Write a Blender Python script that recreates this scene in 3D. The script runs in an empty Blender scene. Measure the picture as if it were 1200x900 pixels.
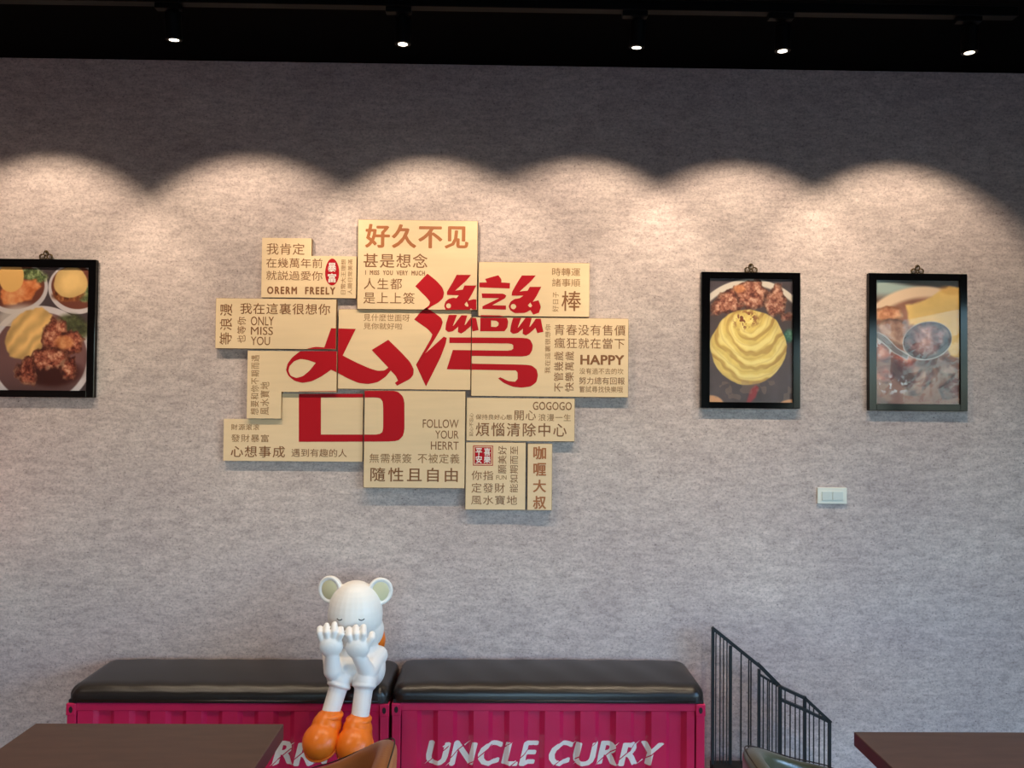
import bpy, bmesh, math, random
import numpy as np
from mathutils import Vector, Matrix
from mathutils.geometry import tessellate_polygon

SC = bpy.context.scene
COL = SC.collection
random.seed(7)

# ------------------------------------------------------------------ camera
F = 950.0                       # focal length in pixels of the 1200x900 frame
YAW, PITCH, ROLL = 0.0155, 0.0211, 0.009
CAM = Vector((0.0, 0.0, 1.6))
fwd = Vector((math.sin(YAW) * math.cos(PITCH), math.cos(YAW) * math.cos(PITCH), math.sin(PITCH)))
right0 = Vector((math.cos(YAW), -math.sin(YAW), 0.0))
up0 = right0.cross(fwd)
right = right0 * math.cos(ROLL) + up0 * math.sin(ROLL)
up = up0 * math.cos(ROLL) - right0 * math.sin(ROLL)
cd = bpy.data.cameras.new('camera')
cam = bpy.data.objects.new('camera', cd)
COL.objects.link(cam)
m = Matrix((right, up, -fwd)).transposed().to_4x4()
m.translation = CAM
cam.matrix_world = m
cd.sensor_width = 36.0
cd.lens = F / 1200.0 * 36.0
cd.clip_start = 0.05
SC.camera = cam

def pt(px, py, Y):
    """point of the plane y = Y that stands at this spot of the photograph"""
    d = fwd * F + right * (px - 600) - up * (py - 450)
    return CAM + d * (Y / d.y)

# ------------------------------------------------------------------ light
SC.view_settings.view_transform = 'Standard'
SC.view_settings.look = 'None'
SC.view_settings.gamma = 1.0
SC.view_settings.exposure = 0.0
SC.cycles.use_denoising = True
SC.cycles.max_bounces = 8
SC.cycles.sample_clamp_indirect = 6.0
SC.cycles.caustics_reflective = False
SC.cycles.caustics_refractive = False

WY = 3.354                      # the papered wall
XL, XR, YB, ZC = -3.3, 3.2, -3.4, 3.0

world = bpy.data.worlds.new('sky')
SC.world = world
world.use_nodes = True
nt = world.node_tree
nt.nodes.clear()
wo = nt.nodes.new('ShaderNodeOutputWorld')
bg = nt.nodes.new('ShaderNodeBackground')
sky = nt.nodes.new('ShaderNodeTexSky')
sky.sky_type = 'NISHITA'
sky.sun_elevation = math.radians(38)
sky.sun_rotation = math.radians(80)
sky.sun_disc = False
sky.air_density = 1.1
sky.dust_density = 0.8
sky.ozone_density = 7.0
bg.inputs['Strength'].default_value = 1.85
nt.links.new(sky.outputs[0], bg.inputs[0])
nt.links.new(bg.outputs[0], wo.inputs[0])

# window opening on the right-hand side: a portal guides the daylight
WIN_Y0, WIN_Y1, WIN_Z0, WIN_Z1 = -2.5, 1.8, 0.12, 2.35
def area(name, loc, rot, sx, sy, power, col, portal=False, spread=180):
    l = bpy.data.lights.new(name, 'AREA')
    l.shape = 'RECTANGLE'; l.size = sx; l.size_y = sy
    l.energy = power; l.color = col; l.spread = math.radians(spread)
    if portal: l.cycles.is_portal = True
    o = bpy.data.objects.new(name, l)
    o.location = loc; o.rotation_euler = rot
    COL.objects.link(o)
    return o
area('window_portal', (XR + 0.12, (WIN_Y0 + WIN_Y1) / 2, (WIN_Z0 + WIN_Z1) / 2), (0, math.radians(90), 0),
     WIN_Z1 - WIN_Z0, WIN_Y1 - WIN_Y0, 1, (1, 1, 1), portal=True)
BW_X0, BW_X1 = -1.4, 2.3        # unseen window added behind the viewer for even daylight fill
area('added_window_portal', ((BW_X0 + BW_X1) / 2, YB - 0.12, (WIN_Z0 + WIN_Z1) / 2), (math.radians(-90), 0, math.radians(180)),
     BW_X1 - BW_X0, WIN_Z1 - WIN_Z0, 1, (1, 1, 1), portal=True)

ADDED_LAMP_POWER = 13.0
SPOT_POWER = 34.0
SPOT_COL = (1.0, 0.80, 0.58)
ADDED_DOWN_POWER = 96.0

# ------------------------------------------------------------------ materials
def lin(c):
    return tuple(((v / 255) / 12.92 if v / 255 <= 0.04045 else ((v / 255 + 0.055) / 1.055) ** 2.4) for v in c)

def mat(name, rgb, rough=0.6, metal=0.0, spec=0.5, coat=0.0, noise=0.0, nscale=30.0, stretch=(1, 1, 1), bump=0.0, bscale=200.0, emit=0.0):
    m = bpy.data.materials.new(name); m.use_nodes = True
    nt = m.node_tree; b = nt.nodes['Principled BSDF']
    c = lin(rgb) + (1,)
    b.inputs['Base Color'].default_value = c
    b.inputs['Roughness'].default_value = rough
    b.inputs['Metallic'].default_value = metal
    b.inputs['Specular IOR Level'].default_value = spec
    b.inputs['Coat Weight'].default_value = coat
    b.inputs['Coat Roughness'].default_value = 0.15
    if emit:
        b.inputs['Emission Color'].default_value = c
        b.inputs['Emission Strength'].default_value = emit
    if noise or bump:
        tc = nt.nodes.new('ShaderNodeTexCoord'); mp = nt.nodes.new('ShaderNodeMapping')
        mp.inputs['Scale'].default_value = stretch
        nt.links.new(tc.outputs['Object'], mp.inputs[0])
    if noise:
        n = nt.nodes.new('ShaderNodeTexNoise'); n.inputs['Scale'].default_value = nscale; n.inputs['Detail'].default_value = 6
        r = nt.nodes.new('ShaderNodeMapRange')
        r.inputs['From Min'].default_value = 0.25; r.inputs['From Max'].default_value = 0.75
        r.inputs['To Min'].default_value = 1 - noise; r.inputs['To Max'].default_value = 1 + noise
        mx = nt.nodes.new('ShaderNodeMix'); mx.data_type = 'RGBA'; mx.blend_type = 'MULTIPLY'
        mx.inputs[0].default_value = 1
        mx.inputs[6].default_value = c
        nt.links.new(mp.outputs[0], n.inputs['Vector']); nt.links.new(n.outputs[0], r.inputs[0])
        nt.links.new(r.outputs[0], mx.inputs[7]); nt.links.new(mx.outputs[2], b.inputs['Base Color'])
    if bump:
        n2 = nt.nodes.new('ShaderNodeTexNoise'); n2.inputs['Scale'].default_value = bscale; n2.inputs['Detail'].default_value = 3
        bp = nt.nodes.new('ShaderNodeBump'); bp.inputs['Strength'].default_value = bump; bp.inputs['Distance'].default_value = 0.002
        nt.links.new(mp.outputs[0], n2.inputs['Vector']); nt.links.new(n2.outputs[0], bp.inputs['Height'])
        nt.links.new(bp.outputs[0], b.inputs['Normal'])
    return m

def wallpaper():
    """concrete-look wallpaper: cloudy patches, fine horizontal streaks, dark flecks"""
    m = bpy.data.materials.new('concrete_wallpaper'); m.use_nodes = True
    nt = m.node_tree; L = nt.links; N = nt.nodes
    b = N['Principled BSDF']; b.inputs['Roughness'].default_value = 0.75; b.inputs['Specular IOR Level'].default_value = 0.25
    tc = N.new('ShaderNodeTexCoord')
    def noise(scale, stretch, detail, rough=0.6):
        mp = N.new('ShaderNodeMapping'); mp.inputs['Scale'].default_value = stretch
        L.new(tc.outputs['Object'], mp.inputs[0])
        n = N.new('ShaderNodeTexNoise'); n.inputs['Scale'].default_value = scale
        n.inputs['Detail'].default_value = detail; n.inputs['Roughness'].default_value = rough
        L.new(mp.outputs[0], n.inputs['Vector']); return n.outputs[0]
    def ramp(src, a, bb, ca, cb):
        r = N.new('ShaderNodeValToRGB'); r.color_ramp.elements[0].position = a; r.color_ramp.elements[1].position = bb
        r.color_ramp.elements[0].color = lin(ca) + (1,); r.color_ramp.elements[1].color = lin(cb) + (1,)
        L.new(src, r.inputs[0]); return r.outputs[0]
    def mix(kind, fac, A, B):
        x = N.new('ShaderNodeMix'); x.data_type = 'RGBA'; x.blend_type = kind
        x.inputs[0].default_value = fac; L.new(A, x.inputs[6]); L.new(B, x.inputs[7]); return x.outputs[2]
    cloud = ramp(noise(1.6, (1, 1, 1.5), 5), .3, .7, (206, 190, 188), (226, 211, 206))
    streak = ramp(noise(16, (1, 1, 3.2), 7, .7), .33, .66, (206, 204, 206), (255, 255, 255))
    fine = ramp(noise(95, (1, 1, 1.25), 5, .75), .34, .56, (196, 194, 196), (255, 255, 255))
    fleck = ramp(noise(110, (1, 1, 1.2), 2), .31, .36, (150, 146, 150), (255, 255, 255))
    c = mix('MULTIPLY', .8, cloud, streak)
    c = mix('MULTIPLY', .75, c, fine)
    c = mix('MULTIPLY', .8, c, fleck)
    L.new(c, b.inputs['Base Color'])
    bp = N.new('ShaderNodeBump'); bp.inputs['Strength'].default_value = 0.25; bp.inputs['Distance'].default_value = 0.002
    L.new(noise(150, (1, 1, 2), 4), bp.inputs['Height']); L.new(bp.outputs[0], b.inputs['Normal'])
    return m

def pane_mat(name, tint=(1, 1, 1), gloss=0.02, ior=1.30):
    """thin clear glazing: clear film with a Fresnel reflection"""
    m = bpy.data.materials.new(name); m.use_nodes = True
    nt = m.node_tree; nt.nodes.clear()
    o = nt.nodes.new('ShaderNodeOutputMaterial'); t = nt.nodes.new('ShaderNodeBsdfTransparent')
    g = nt.nodes.new('ShaderNodeBsdfGlossy'); mx = nt.nodes.new('ShaderNodeMixShader'); f = nt.nodes.new('ShaderNodeFresnel')
    f.inputs['IOR'].default_value = ior
    t.inputs[0].default_value = tint + (1,); g.inputs['Roughness'].default_value = gloss
    gm = nt.nodes.new('ShaderNodeNewGeometry'); iv = nt.nodes.new('ShaderNodeMath'); iv.operation = 'SUBTRACT'; iv.inputs[0].default_value = 1
    ml = nt.nodes.new('ShaderNodeMath'); ml.operation = 'MULTIPLY'
    nt.links.new(gm.outputs['Backfacing'], iv.inputs[1]); nt.links.new(f.outputs[0], ml.inputs[0]); nt.links.new(iv.outputs[0], ml.inputs[1])
    nt.links.new(ml.outputs[0], mx.inputs[0]); nt.links.new(t.outputs[0], mx.inputs[1]); nt.links.new(g.outputs[0], mx.inputs[2])
    nt.links.new(mx.outputs[0], o.inputs[0]); return m

def photo_mat(name):
    m = bpy.data.materials.new(name); m.use_nodes = True
    nt = m.node_tree; b = nt.nodes['Principled BSDF']
    a = nt.nodes.new('ShaderNodeVertexColor'); a.layer_name = 'print'
    nt.links.new(a.outputs[0], b.inputs['Base Color'])
    b.inputs['Roughness'].default_value = 0.35
    return m

M = dict(
    wallpaper=wallpaper(),
    ceiling=mat('black_ceiling_paint', (3, 3, 5), .9, spec=.05, noise=.3, nscale=3),
    plaster=mat('grey_plaster', (120, 116, 116), .85, noise=.06, nscale=5),
    plaster_warm=mat('rose_beige_plaster', (150, 118, 112), .85, noise=.06, nscale=5),
    floor=mat('brown_floor', (96, 74, 58), .45, noise=.2, nscale=6, stretch=(1, 6, 1)),
    metal_dark=mat('charcoal_window_metal', (30, 32, 34), .4, .6),
    board=mat('beige_board', (232, 205, 168), .6, noise=.04, nscale=4, stretch=(1, 1, 9), spec=.2),
    board_edge=mat('board_edge', (150, 116, 78), .7),
    ink=mat('brown_lettering', (132, 84, 46), .55),
    ink_strong=mat('copper_lettering', (166, 98, 50), .5),
    ink_pale=mat('pale_brown_lettering', (150, 108, 68), .6),
    red=mat('red_print', (176, 14, 30), .6, spec=.2),
    white_print=mat('white_print', (236, 226, 220), .5),
    frame=mat('black_picture_frame', (7, 7, 9), .10, spec=.2),
    bronze=mat('aged_bronze', (92, 74, 48), .4, .8),
    pane=pane_mat('picture_glass', (1, 1, 1)),
    glazing=pane_mat('window_glass', (.93, .97, .95)),
    leather=mat('black_leather', (27, 21, 18), .30, spec=.6, bump=.35, bscale=260),
    magenta=mat('magenta_paint', (208, 34, 84), .26, coat=.4, noise=.05, nscale=8, spec=.5),
    slot=mat('dark_slot', (46, 8, 22), .7),
    track=mat('black_lamp_metal', (4, 4, 5), .5, 0, spec=.15),
    switch=mat('white_switch_plastic', (226, 226, 216), .35),
    rocker=mat('pale_grey_switch_plastic', (206, 212, 208), .3),
    rail=mat('black_railing_paint', (28, 31, 34), .45, .2),
    wood=mat('dark_wood_laminate', (96, 68, 56), .42, noise=.16, nscale=9, stretch=(1, 5, 5), spec=.4),
    wood_edge=mat('dark_wood_edge_band', (70, 48, 42), .35, noise=.1, nscale=9, stretch=(1, 5, 5)),
    tan=mat('tan_leather', (164, 96, 48), .42, bump=.25, bscale=220, noise=.06, nscale=12),
    olive=mat('olive_leather', (74, 72, 52), .28, bump=.2, bscale=220, spec=.7),
    stitch=mat('dark_stitching', (46, 28, 18), .6),
    white=mat('white_figurine_vinyl', (240, 236, 232), .38, spec=.45),
    cream=mat('cream_ear_lining', (214, 206, 168), .5),
    orange=mat('orange_figurine_vinyl', (238, 120, 28), .35, spec=.5),
    dark=mat('dark_painted_eye', (40, 38, 40), .4),
    leaf=mat('hedge_leaves', (54, 92, 48), .6, noise=.5, nscale=5),
    asphalt=mat('grey_paving', (105, 104, 100), .9, noise=.1, nscale=3),
    shade=mat('added_lamp_brass', (150, 112, 60), .35, .8),
    concrete_black=mat('black_stair_trim', (20, 20, 22), .6),
)
def lens_mat():
    m = bpy.data.materials.new('lit_lamp_lens'); m.use_nodes = True
    b = m.node_tree.nodes['Principled BSDF']
    b.inputs['Emission Color'].default_value = (1, .88, .7, 1); b.inputs['Emission Strength'].default_value = 6
    b.inputs['Base Color'].default_value = (.8, .75, .65, 1)
    return m
M['lens'] = lens_mat()

# ------------------------------------------------------------------ helpers
def root(name, label, cat, loc, group=None):
    o = bpy.data.objects.new(name, None); o.location = loc; o.empty_display_size = .05
    COL.objects.link(o)
    o['label'] = label; o['category'] = cat
    if group: o['group'] = group
    return o

def worldloc(o):
    v = Vector(o.location)
    while o.parent: o = o.parent; v += Vector(o.location)
    return v

def link(name, me, material, parent=None, label=None, smooth=False, kind=None):
    """me is in world coordinates; it becomes a child placed relative to its parent"""
    if parent is not None:
        me.transform(Matrix.Translation(-worldloc(parent)))
    o = bpy.data.objects.new(name, me); COL.objects.link(o)
    if material is not None and len(me.materials) == 0: me.materials.append(material)
    if parent is not None: o.parent = parent
    if smooth:
        me.polygons.foreach_set('use_smooth', [True] * len(me.polygons)); me.update()
    if label: o['label'] = label
    if kind: o['kind'] = kind
    return o

def tomesh(bm, name='m'):
    me = bpy.data.meshes.new(name); bm.to_mesh(me); bm.free(); return me

def box(bm, x0, x1, y0, y1, z0, z1, bev=0.0, seg=2):
    t = bmesh.new()
    bmesh.ops.create_cube(t, size=1)
    for v in t.verts:
        v.co = Vector(((x0 + x1) / 2 + v.co.x * (x1 - x0), (y0 + y1) / 2 + v.co.y * (y1 - y0), (z0 + z1) / 2 + v.co.z * (z1 - z0)))
    if bev: bmesh.ops.bevel(t, geom=t.edges[:], offset=bev, segments=seg, affect='EDGES', profile=.5)
    merge(bm, t); return bm

def merge(bm, t):
    me = bpy.data.meshes.new('tmp'); t.to_mesh(me); t.free(); bm.from_mesh(me); bpy.data.meshes.remove(me)

def part_box(name, material, parent, x0, x1, y0, y1, z0, z1, bev=0.0, seg=2, label=None, kind=None):
    return link(name, tomesh(box(bmesh.new(), x0, x1, y0, y1, z0, z1, bev, seg)), material, parent, label, False, kind)

def tube(bm, pts, r, n=8, closed=False, cap=True):
    """round bar through the points; r is one radius or one per point"""
    pts = [Vector(p) for p in pts]; k = len(pts)
    rs = r if isinstance(r, (list, tuple)) else [r] * k
    rings = []; ref = None
    for i, p in enumerate(pts):
        a = pts[i - 1] if (i or closed) else p
        b = pts[(i + 1) % k] if (i < k - 1 or closed) else p
        d = (b - a).normalized()
        if ref is None or abs(ref.dot(d)) > .999:
            ref = Vector((0, 0, 1)) if abs(d.z) < .9 else Vector((1, 0, 0))
        u = (ref - d * ref.dot(d)).normalized(); w = d.cross(u); ref = u
        rings.append([bm.verts.new(p + (u * math.cos(t) + w * math.sin(t)) * rs[i]) for t in [2 * math.pi * j / n for j in range(n)]])
    for i in range(k if closed else k - 1):
        A, B = rings[i], rings[(i + 1) % k]
        for j in range(n): bm.faces.new((A[j], A[(j + 1) % n], B[(j + 1) % n], B[j]))
    if cap and not closed:
        bm.faces.new(rings[0][::-1]); bm.faces.new(rings[-1])
    return bm

def bar(bm, a, b, w, d):
    """square bar from a to b, w wide in the x/z plane and d deep along y"""
    a = Vector(a); b = Vector(b); t = (b - a).normalized()
    u = t.cross(Vector((0, 1, 0))).normalized() * (w / 2); y = Vector((0, d / 2, 0))
    vs = [bm.verts.new(p + s * u + q * y) for p in (a, b) for s, q in ((-1, -1), (1, -1), (1, 1), (-1, 1))]
    for f in ((0, 1, 2, 3), (7, 6, 5, 4), (0, 4, 5, 1), (1, 5, 6, 2), (2, 6, 7, 3), (3, 7, 4, 0)):
        bm.faces.new([vs[i] for i in f])
    return bm

def fixn(bm):
    bmesh.ops.recalc_face_normals(bm, faces=bm.faces[:]); return bm

def structure(name, me, material):
    o = link(name, me, material); o['kind'] = 'structure'; return o

# ------------------------------------------------------------------ setting
structure('floor', tomesh(box(bmesh.new(), XL - .15, XR + .15, YB - .15, WY + .15, -.1, 0)), M['floor'])
structure('ceiling', tomesh(box(bmesh.new(), XL - .15, XR + .15, YB - .15, WY + .15, ZC, ZC + .1)), M['ceiling'])
structure('wall_front', tomesh(box(bmesh.new(), XL - .15, XR + .15, WY, WY + .15, 0, ZC)), M['wallpaper'])
structure('wall_left', tomesh(box(bmesh.new(), XL - .15, XL, YB, WY, 0, ZC)), M['plaster_warm'])
bm = bmesh.new()
box(bm, XL, BW_X0, YB - .15, YB, 0, ZC); box(bm, BW_X1, XR, YB - .15, YB, 0, ZC)
box(bm, BW_X0, BW_X1, YB - .15, YB, 0, WIN_Z0); box(bm, BW_X0, BW_X1, YB - .15, YB, WIN_Z1, ZC)
structure('wall_back', tomesh(bm), M['plaster'])
bm = bmesh.new(); bxx = [BW_X0 + (BW_X1 - BW_X0) * i / 4 for i in range(5)]
for i, xx in enumerate(bxx):
    box(bm, xx - (0 if i == 0 else .03), xx + (0 if i == 4 else .03), YB - .11, YB - .04, WIN_Z0, WIN_Z1)
box(bm, BW_X0, BW_X1, YB - .11, YB - .04, WIN_Z0, WIN_Z0 + .06); box(bm, BW_X0, BW_X1, YB - .11, YB - .04, WIN_Z1 - .06, WIN_Z1)
wb = structure('added_fill_window', tomesh(bm), M['metal_dark'])  # back window is an unseen addition that fills the room with daylight
for i in range(4):
    part_box('pane', M['glazing'], wb, bxx[i] + .03, bxx[i + 1] - .03, YB - .076, YB - .07, WIN_Z0 + .05, WIN_Z1 - .05)
bm = bmesh.new()
box(bm, XR, XR + .15, YB, WIN_Y0, 0, ZC); box(bm, XR, XR + .15, WIN_Y1, WY, 0, ZC)
box(bm, XR, XR + .15, WIN_Y0, WIN_Y1, 0, WIN_Z0); box(bm, XR, XR + .15, WIN_Y0, WIN_Y1, WIN_Z1, ZC)
structure('wall_right', tomesh(bm), M['plaster'])
structure('baseboard_front', tomesh(box(bmesh.new(), XL, XR, WY - .012, WY, 0, .07, .002, 1)), M['concrete_black'])
# shop window: frame with mullions, one pane in each bay
bm = bmesh.new()
bx = [WIN_Y0, WIN_Y0 + 1.27, WIN_Y0 + 2.54, WIN_Y1]
for i, yy in enumerate(bx):
    box(bm, XR + .04, XR + .11, yy - (.03 if 0 < i < 3 else (0 if i == 0 else .06)), yy + (.03 if 0 < i < 3 else (.06 if i == 0 else 0)), WIN_Z0, WIN_Z1)
box(bm, XR + .04, XR + .11, WIN_Y0, WIN_Y1, WIN_Z0, WIN_Z0 + .06); box(bm, XR + .04, XR + .11, WIN_Y0, WIN_Y1, WIN_Z1 - .06, WIN_Z1)
wf = structure('window_1', tomesh(bm), M['metal_dark'])
for i in range(3):
    part_box('pane', M['glazing'], wf, XR + .07, XR + .076, bx[i] + .03, bx[i + 1] - .03, WIN_Z0 + .05, WIN_Z1 - .05)
structure('ground_outside', tomesh(box(bmesh.new(), XL - 8, XR + 14, -16, 12, -.25, -.12)), M['asphalt'])
# shrubs on the far side of the pavement, reflected in the picture glass
def shrub(x, y, r, h, label):
    b = bmesh.new()
    for k in range(420):
        a = random.random() * 2 * math.pi; e = random.random(); rr = r * (0.75 + .3 * random.random()) * math.sin(math.pi * (0.12 + .8 * e)) ** .5
        c = Vector((x + math.cos(a) * rr, y + math.sin(a) * rr, e * h))
        n = Vector((random.uniform(-1, 1), random.uniform(-1, 1), random.uniform(-.3, 1))).normalized()
        u = n.orthogonal().normalized() * random.uniform(.07, .13); w = n.cross(u)
        b.faces.new([b.verts.new(c + q) for q in (u, w * .5, -u, -w * .5)])
    t = root('shrub', label, 'shrub', (x, y, -.12), 'shrubs outside the shop window')
    link('foliage', tomesh(b), M['leaf'], t, kind='stuff')
    link('stem', tomesh(tube(bmesh.new(), [(x, y, -.12), (x + .03, y, h * .7)], .05)), M['tan'], t)
for i, (x, y, r, h) in enumerate([(7.2, -5.8, 1.2, 2.6), (6.6, -3.2, 1.0, 1.6), (7.2, -1.0, 1.1, 2.2), (6.4, 1.2, .9, 1.5), (7.4, 3.6, 1.1, 2.6)]):
    shrub(x, y, r, h, 'leafy green shrub outside the side window, ' + ('farthest behind the viewer', 'second from the far end behind the viewer', 'tall middle one of five', 'smallest, second from the papered wall', 'nearest the papered wall')[i])

# ------------------------------------------------------------------ the lettered boards
def wrect(r, Y):
    """upright rectangle on the plane y=Y covering the picture rectangle r (x0,y0,x1,y1)"""
    cx, cy = (r[0] + r[2]) / 2, (r[1] + r[3]) / 2
    a = pt(r[0], cy, Y); b = pt(r[2], cy, Y); t = pt(cx, r[1], Y); d = pt(cx, r[3], Y)
    return a.x, b.x, d.z, t.z

LAY = {}
def text_mesh(body, bold=0.0, rot=False, spacing=1.0, line=1.0, shear=0.0):
    c = bpy.data.curves.new('t', 'FONT'); c.body = body; c.offset = 0; c.space_character = spacing; c.space_line = line
    c.shear = shear; c.resolution_u = 3
    o = bpy.data.objects.new('t', c); COL.objects.link(o)
    dg = bpy.context.evaluated_depsgraph_get()
    me = bpy.data.meshes.new_from_object(o.evaluated_get(dg))
    bpy.data.objects.remove(o); bpy.data.curves.remove(c)
    co = np.zeros(len(me.vertices) * 3); me.vertices.foreach_get('co', co); co = co.reshape(-1, 3)
    if rot: co = np.stack([-co[:, 1], co[:, 0], co[:, 2]], 1)
    if bold:
        nv = len(co); base = me
        b = bmesh.new(); b.from_mesh(me); ds = []
        for k in range(8):
            a = 2 * math.pi * k / 8; ds.append((math.cos(a) * bold * 1.1, math.sin(a) * bold * .8))
        b.free()
        allc = [co] + [co + np.array([dx, dy, 0]) for dx, dy in ds]
        fs = [tuple(p.vertices) for p in me.polygons]
        vv = np.concatenate(allc); ff = [tuple(i + nv * q for i in f) for q in range(len(allc)) for f in fs]
        bpy.data.meshes.remove(me); me = bpy.data.meshes.new('t'); me.from_pydata(vv.tolist(), [], ff); co = vv
        layer = np.repeat(np.arange(len(allc)), nv)
    else: layer = np.zeros(len(co))
    me['n'] = 1
    lo, hi = co.min(0), co.max(0)
    LAY[me.name] = layer
    uv = (co[:, :2] - lo[:2]) / (hi - lo)[:2]
    return me, uv

def place_text(me, uv, x0, x1, z0, z1, Y):
    co = np.stack([x0 + uv[:, 0] * (x1 - x0), np.full(len(uv), Y) - LAY.pop(me.name) * .00002, z0 + uv[:, 1] * (z1 - z0)], 1)
    me.vertices.foreach_set('co', co.ravel()); me.update(); me.materials.clear()
    return me

def lettering(parent, Y, body, r, material, bold=0.0, rot=False, name='lettering', spacing=1.0, label=None):
    me, uv = text_mesh(body, bold, rot, spacing)
    x0, x1, z0, z1 = wrect(r, Y)
    place_text(me, uv, x0, x1, z0, z1, Y - .0006)
    return link(name, me, material, parent, label)

def poly_mesh(loops):
    """flat mesh in picture coordinates of an outline with holes"""
    L = [[Vector((p[0], p[1], 0)) for p in lp] for lp in loops]
    tris = tessellate_polygon(L)
    vs = [v for lp in L for v in lp]
    b = bmesh.new(); bv = [b.verts.new(v) for v in vs]
    for t in tris:
        try: b.faces.new([bv[i] for i in t])
        except ValueError: pass
    return b

def clip(b, r):
    for co, no in (((r[0], 0, 0), (-1, 0, 0)), ((r[2], 0, 0), (1, 0, 0)), ((0, r[1], 0), (0, -1, 0)), ((0, r[3], 0), (0, 1, 0))):
        g = b.verts[:] + b.edges[:] + b.faces[:]
        bmesh.ops.bisect_plane(b, geom=g, plane_co=co, plane_no=no, clear_outer=True)
    return b

def smooth_loop(lp, it=1):
    """one pass of corner-aware smoothing: gentle corners are rounded, sharp ones kept"""
    for _ in range(it):
        out = []; n = len(lp)
        for i in range(n):
            a, p, c = Vector(lp[i - 1]), Vector(lp[i]), Vector(lp[(i + 1) % n])
            d1 = (p - a); d2 = (c - p)
            ang = abs(math.degrees(d1.angle(d2))) if d1.length > 1e-6 and d2.length > 1e-6 else 180
            if 3 < ang < 48:
                q = min(d1.length, d2.length) * .28
                out.append(tuple(p - d1.normalized() * q)); out.append(tuple(p * .9 + (a + c) * .05)); out.append(tuple(p + d2.normalized() * q))
            else: out.append(tuple(p))
        lp = out
    return lp

def conv(lp, ox, oy, s): return [(ox + u / s, oy + v / s) for u, v in lp]
Z3 = (320, 360, 5.294); Z4 = (480, 310, 5.624)
def circ(cx, cy, r, n=12, ry=None): return [(cx + r * math.cos(2 * math.pi * k / n), cy + (ry or r) * math.sin(2 * math.pi * k / n)) for k in range(n)]
GL = []
def glyph(z, outer, *holes):
    GL.append([smooth_loop(conv(l, *z)) for l in (outer,) + holes])
glyph(Z3, [(360,130),(513,135),(432,300),(520,345),(600,380),(650,395),(690,393),(715,375),(612,265),(715,202),(800,285),(850,340),(873,385),(870,420),(850,445),(770,487),(755,470),(775,455),(760,425),(730,393),(700,430),(650,465),(590,477),(530,470),(460,440),(397,405),(360,388),(300,430),(240,460),(180,470),(130,455),(95,425),(80,390),(90,350),(120,310),(165,275),(210,258),(265,245),(318,250)],
      [(265,345),(215,327),(170,320),(130,335),(102,365),(95,395),(108,425),(145,440),(185,428),(225,395)])
glyph(Z3, [(160,522),(740,517),(775,525),(803,550),(815,585),(815,765),(805,800),(780,825),(745,833),(160,835)],
      [(297,560),(640,560),(665,565),(680,585),(683,620),(683,750),(678,775),(655,790),(297,790)])
glyph(Z4, [(118,60),(175,105),(215,150),(228,185),(220,222),(190,250),(140,278),(112,300),(88,300),(130,268),(135,247),(110,215),(37,143)])
glyph(Z4, [(75,310),(112,285),(170,322),(208,352),(219,380),(205,425),(170,485),(125,555),(78,620),(48,655),(62,625),(140,490),(150,460),(120,425),(30,362)])
glyph(Z4, [(225,475),(245,483),(238,520),(205,610),(160,700),(108,803),(85,755),(42,660),(70,615),(160,535)])
S1 = [(310,68),(405,68),(375,105),(300,172),(350,165),(362,138),(440,138),(405,205),(385,238),(425,228),(440,232),(440,302),(420,302),(405,288),(390,302),(240,302),(228,275),(235,245),(260,225),(290,218),(308,222),(325,203),(247,200),(245,182),(285,115)]
glyph(Z4, S1, circ(257, 272, 17), [(362,262),(376,245),(388,268),(385,278),(370,275)])
glyph(Z4, [(740,72),(832,72),(800,110),(725,178),(778,172),(792,147),(868,147),(835,210),(812,245),(850,235),(866,280),(852,318),(815,330),(808,318),(795,300),(765,318),(690,320),(662,300),(652,275),(665,245),(690,228),(725,222),(750,205),(672,205),(675,180),(708,122)],
      circ(684, 277, 18), [(780,268),(796,250),(808,272),(800,282),(788,280)])
glyph(Z4, [(498,95),(585,70),(605,98),(605,118),(662,122),(660,158),(460,150),(460,118),(510,118)])
glyph(Z4, [(475,190),(620,192),(637,205),(630,222),(545,268),(635,270),(635,297),(480,293),(480,275),(590,222),(478,220)])
glyph(Z4, [(467,345),(470,333),(600,335),(640,348),(650,375),(645,415),(625,440),(465,440)], [(537,368),(572,370),(588,385),(585,402),(570,412),(537,410)])
Fm = [(258,332),(312,332),(285,405),(292,400),(340,335),(380,335),(362,400),(372,392),(405,345),(437,345),(455,432),(415,440),(403,405),(365,440),(340,455),(318,445),(320,410),(285,440),(255,445),(236,430),(240,390)]
glyph(Z4, Fm)
glyph(Z4, [(u + 427, v + 12) for u, v in Fm])
glyph(Z4, [(262,480),(765,483),(795,495),(812,530),(808,565),(790,595),(760,606),(405,602),(405,653),(760,660),(805,665),(838,692),(846,730),(836,775),(800,803),(740,812),(680,805),(620,780),(583,750),(598,743),(650,768),(695,772),(712,755),(712,712),(700,698),(245,690),(285,563),(665,568),(683,555),(683,532),(668,520),(262,517)])

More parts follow.
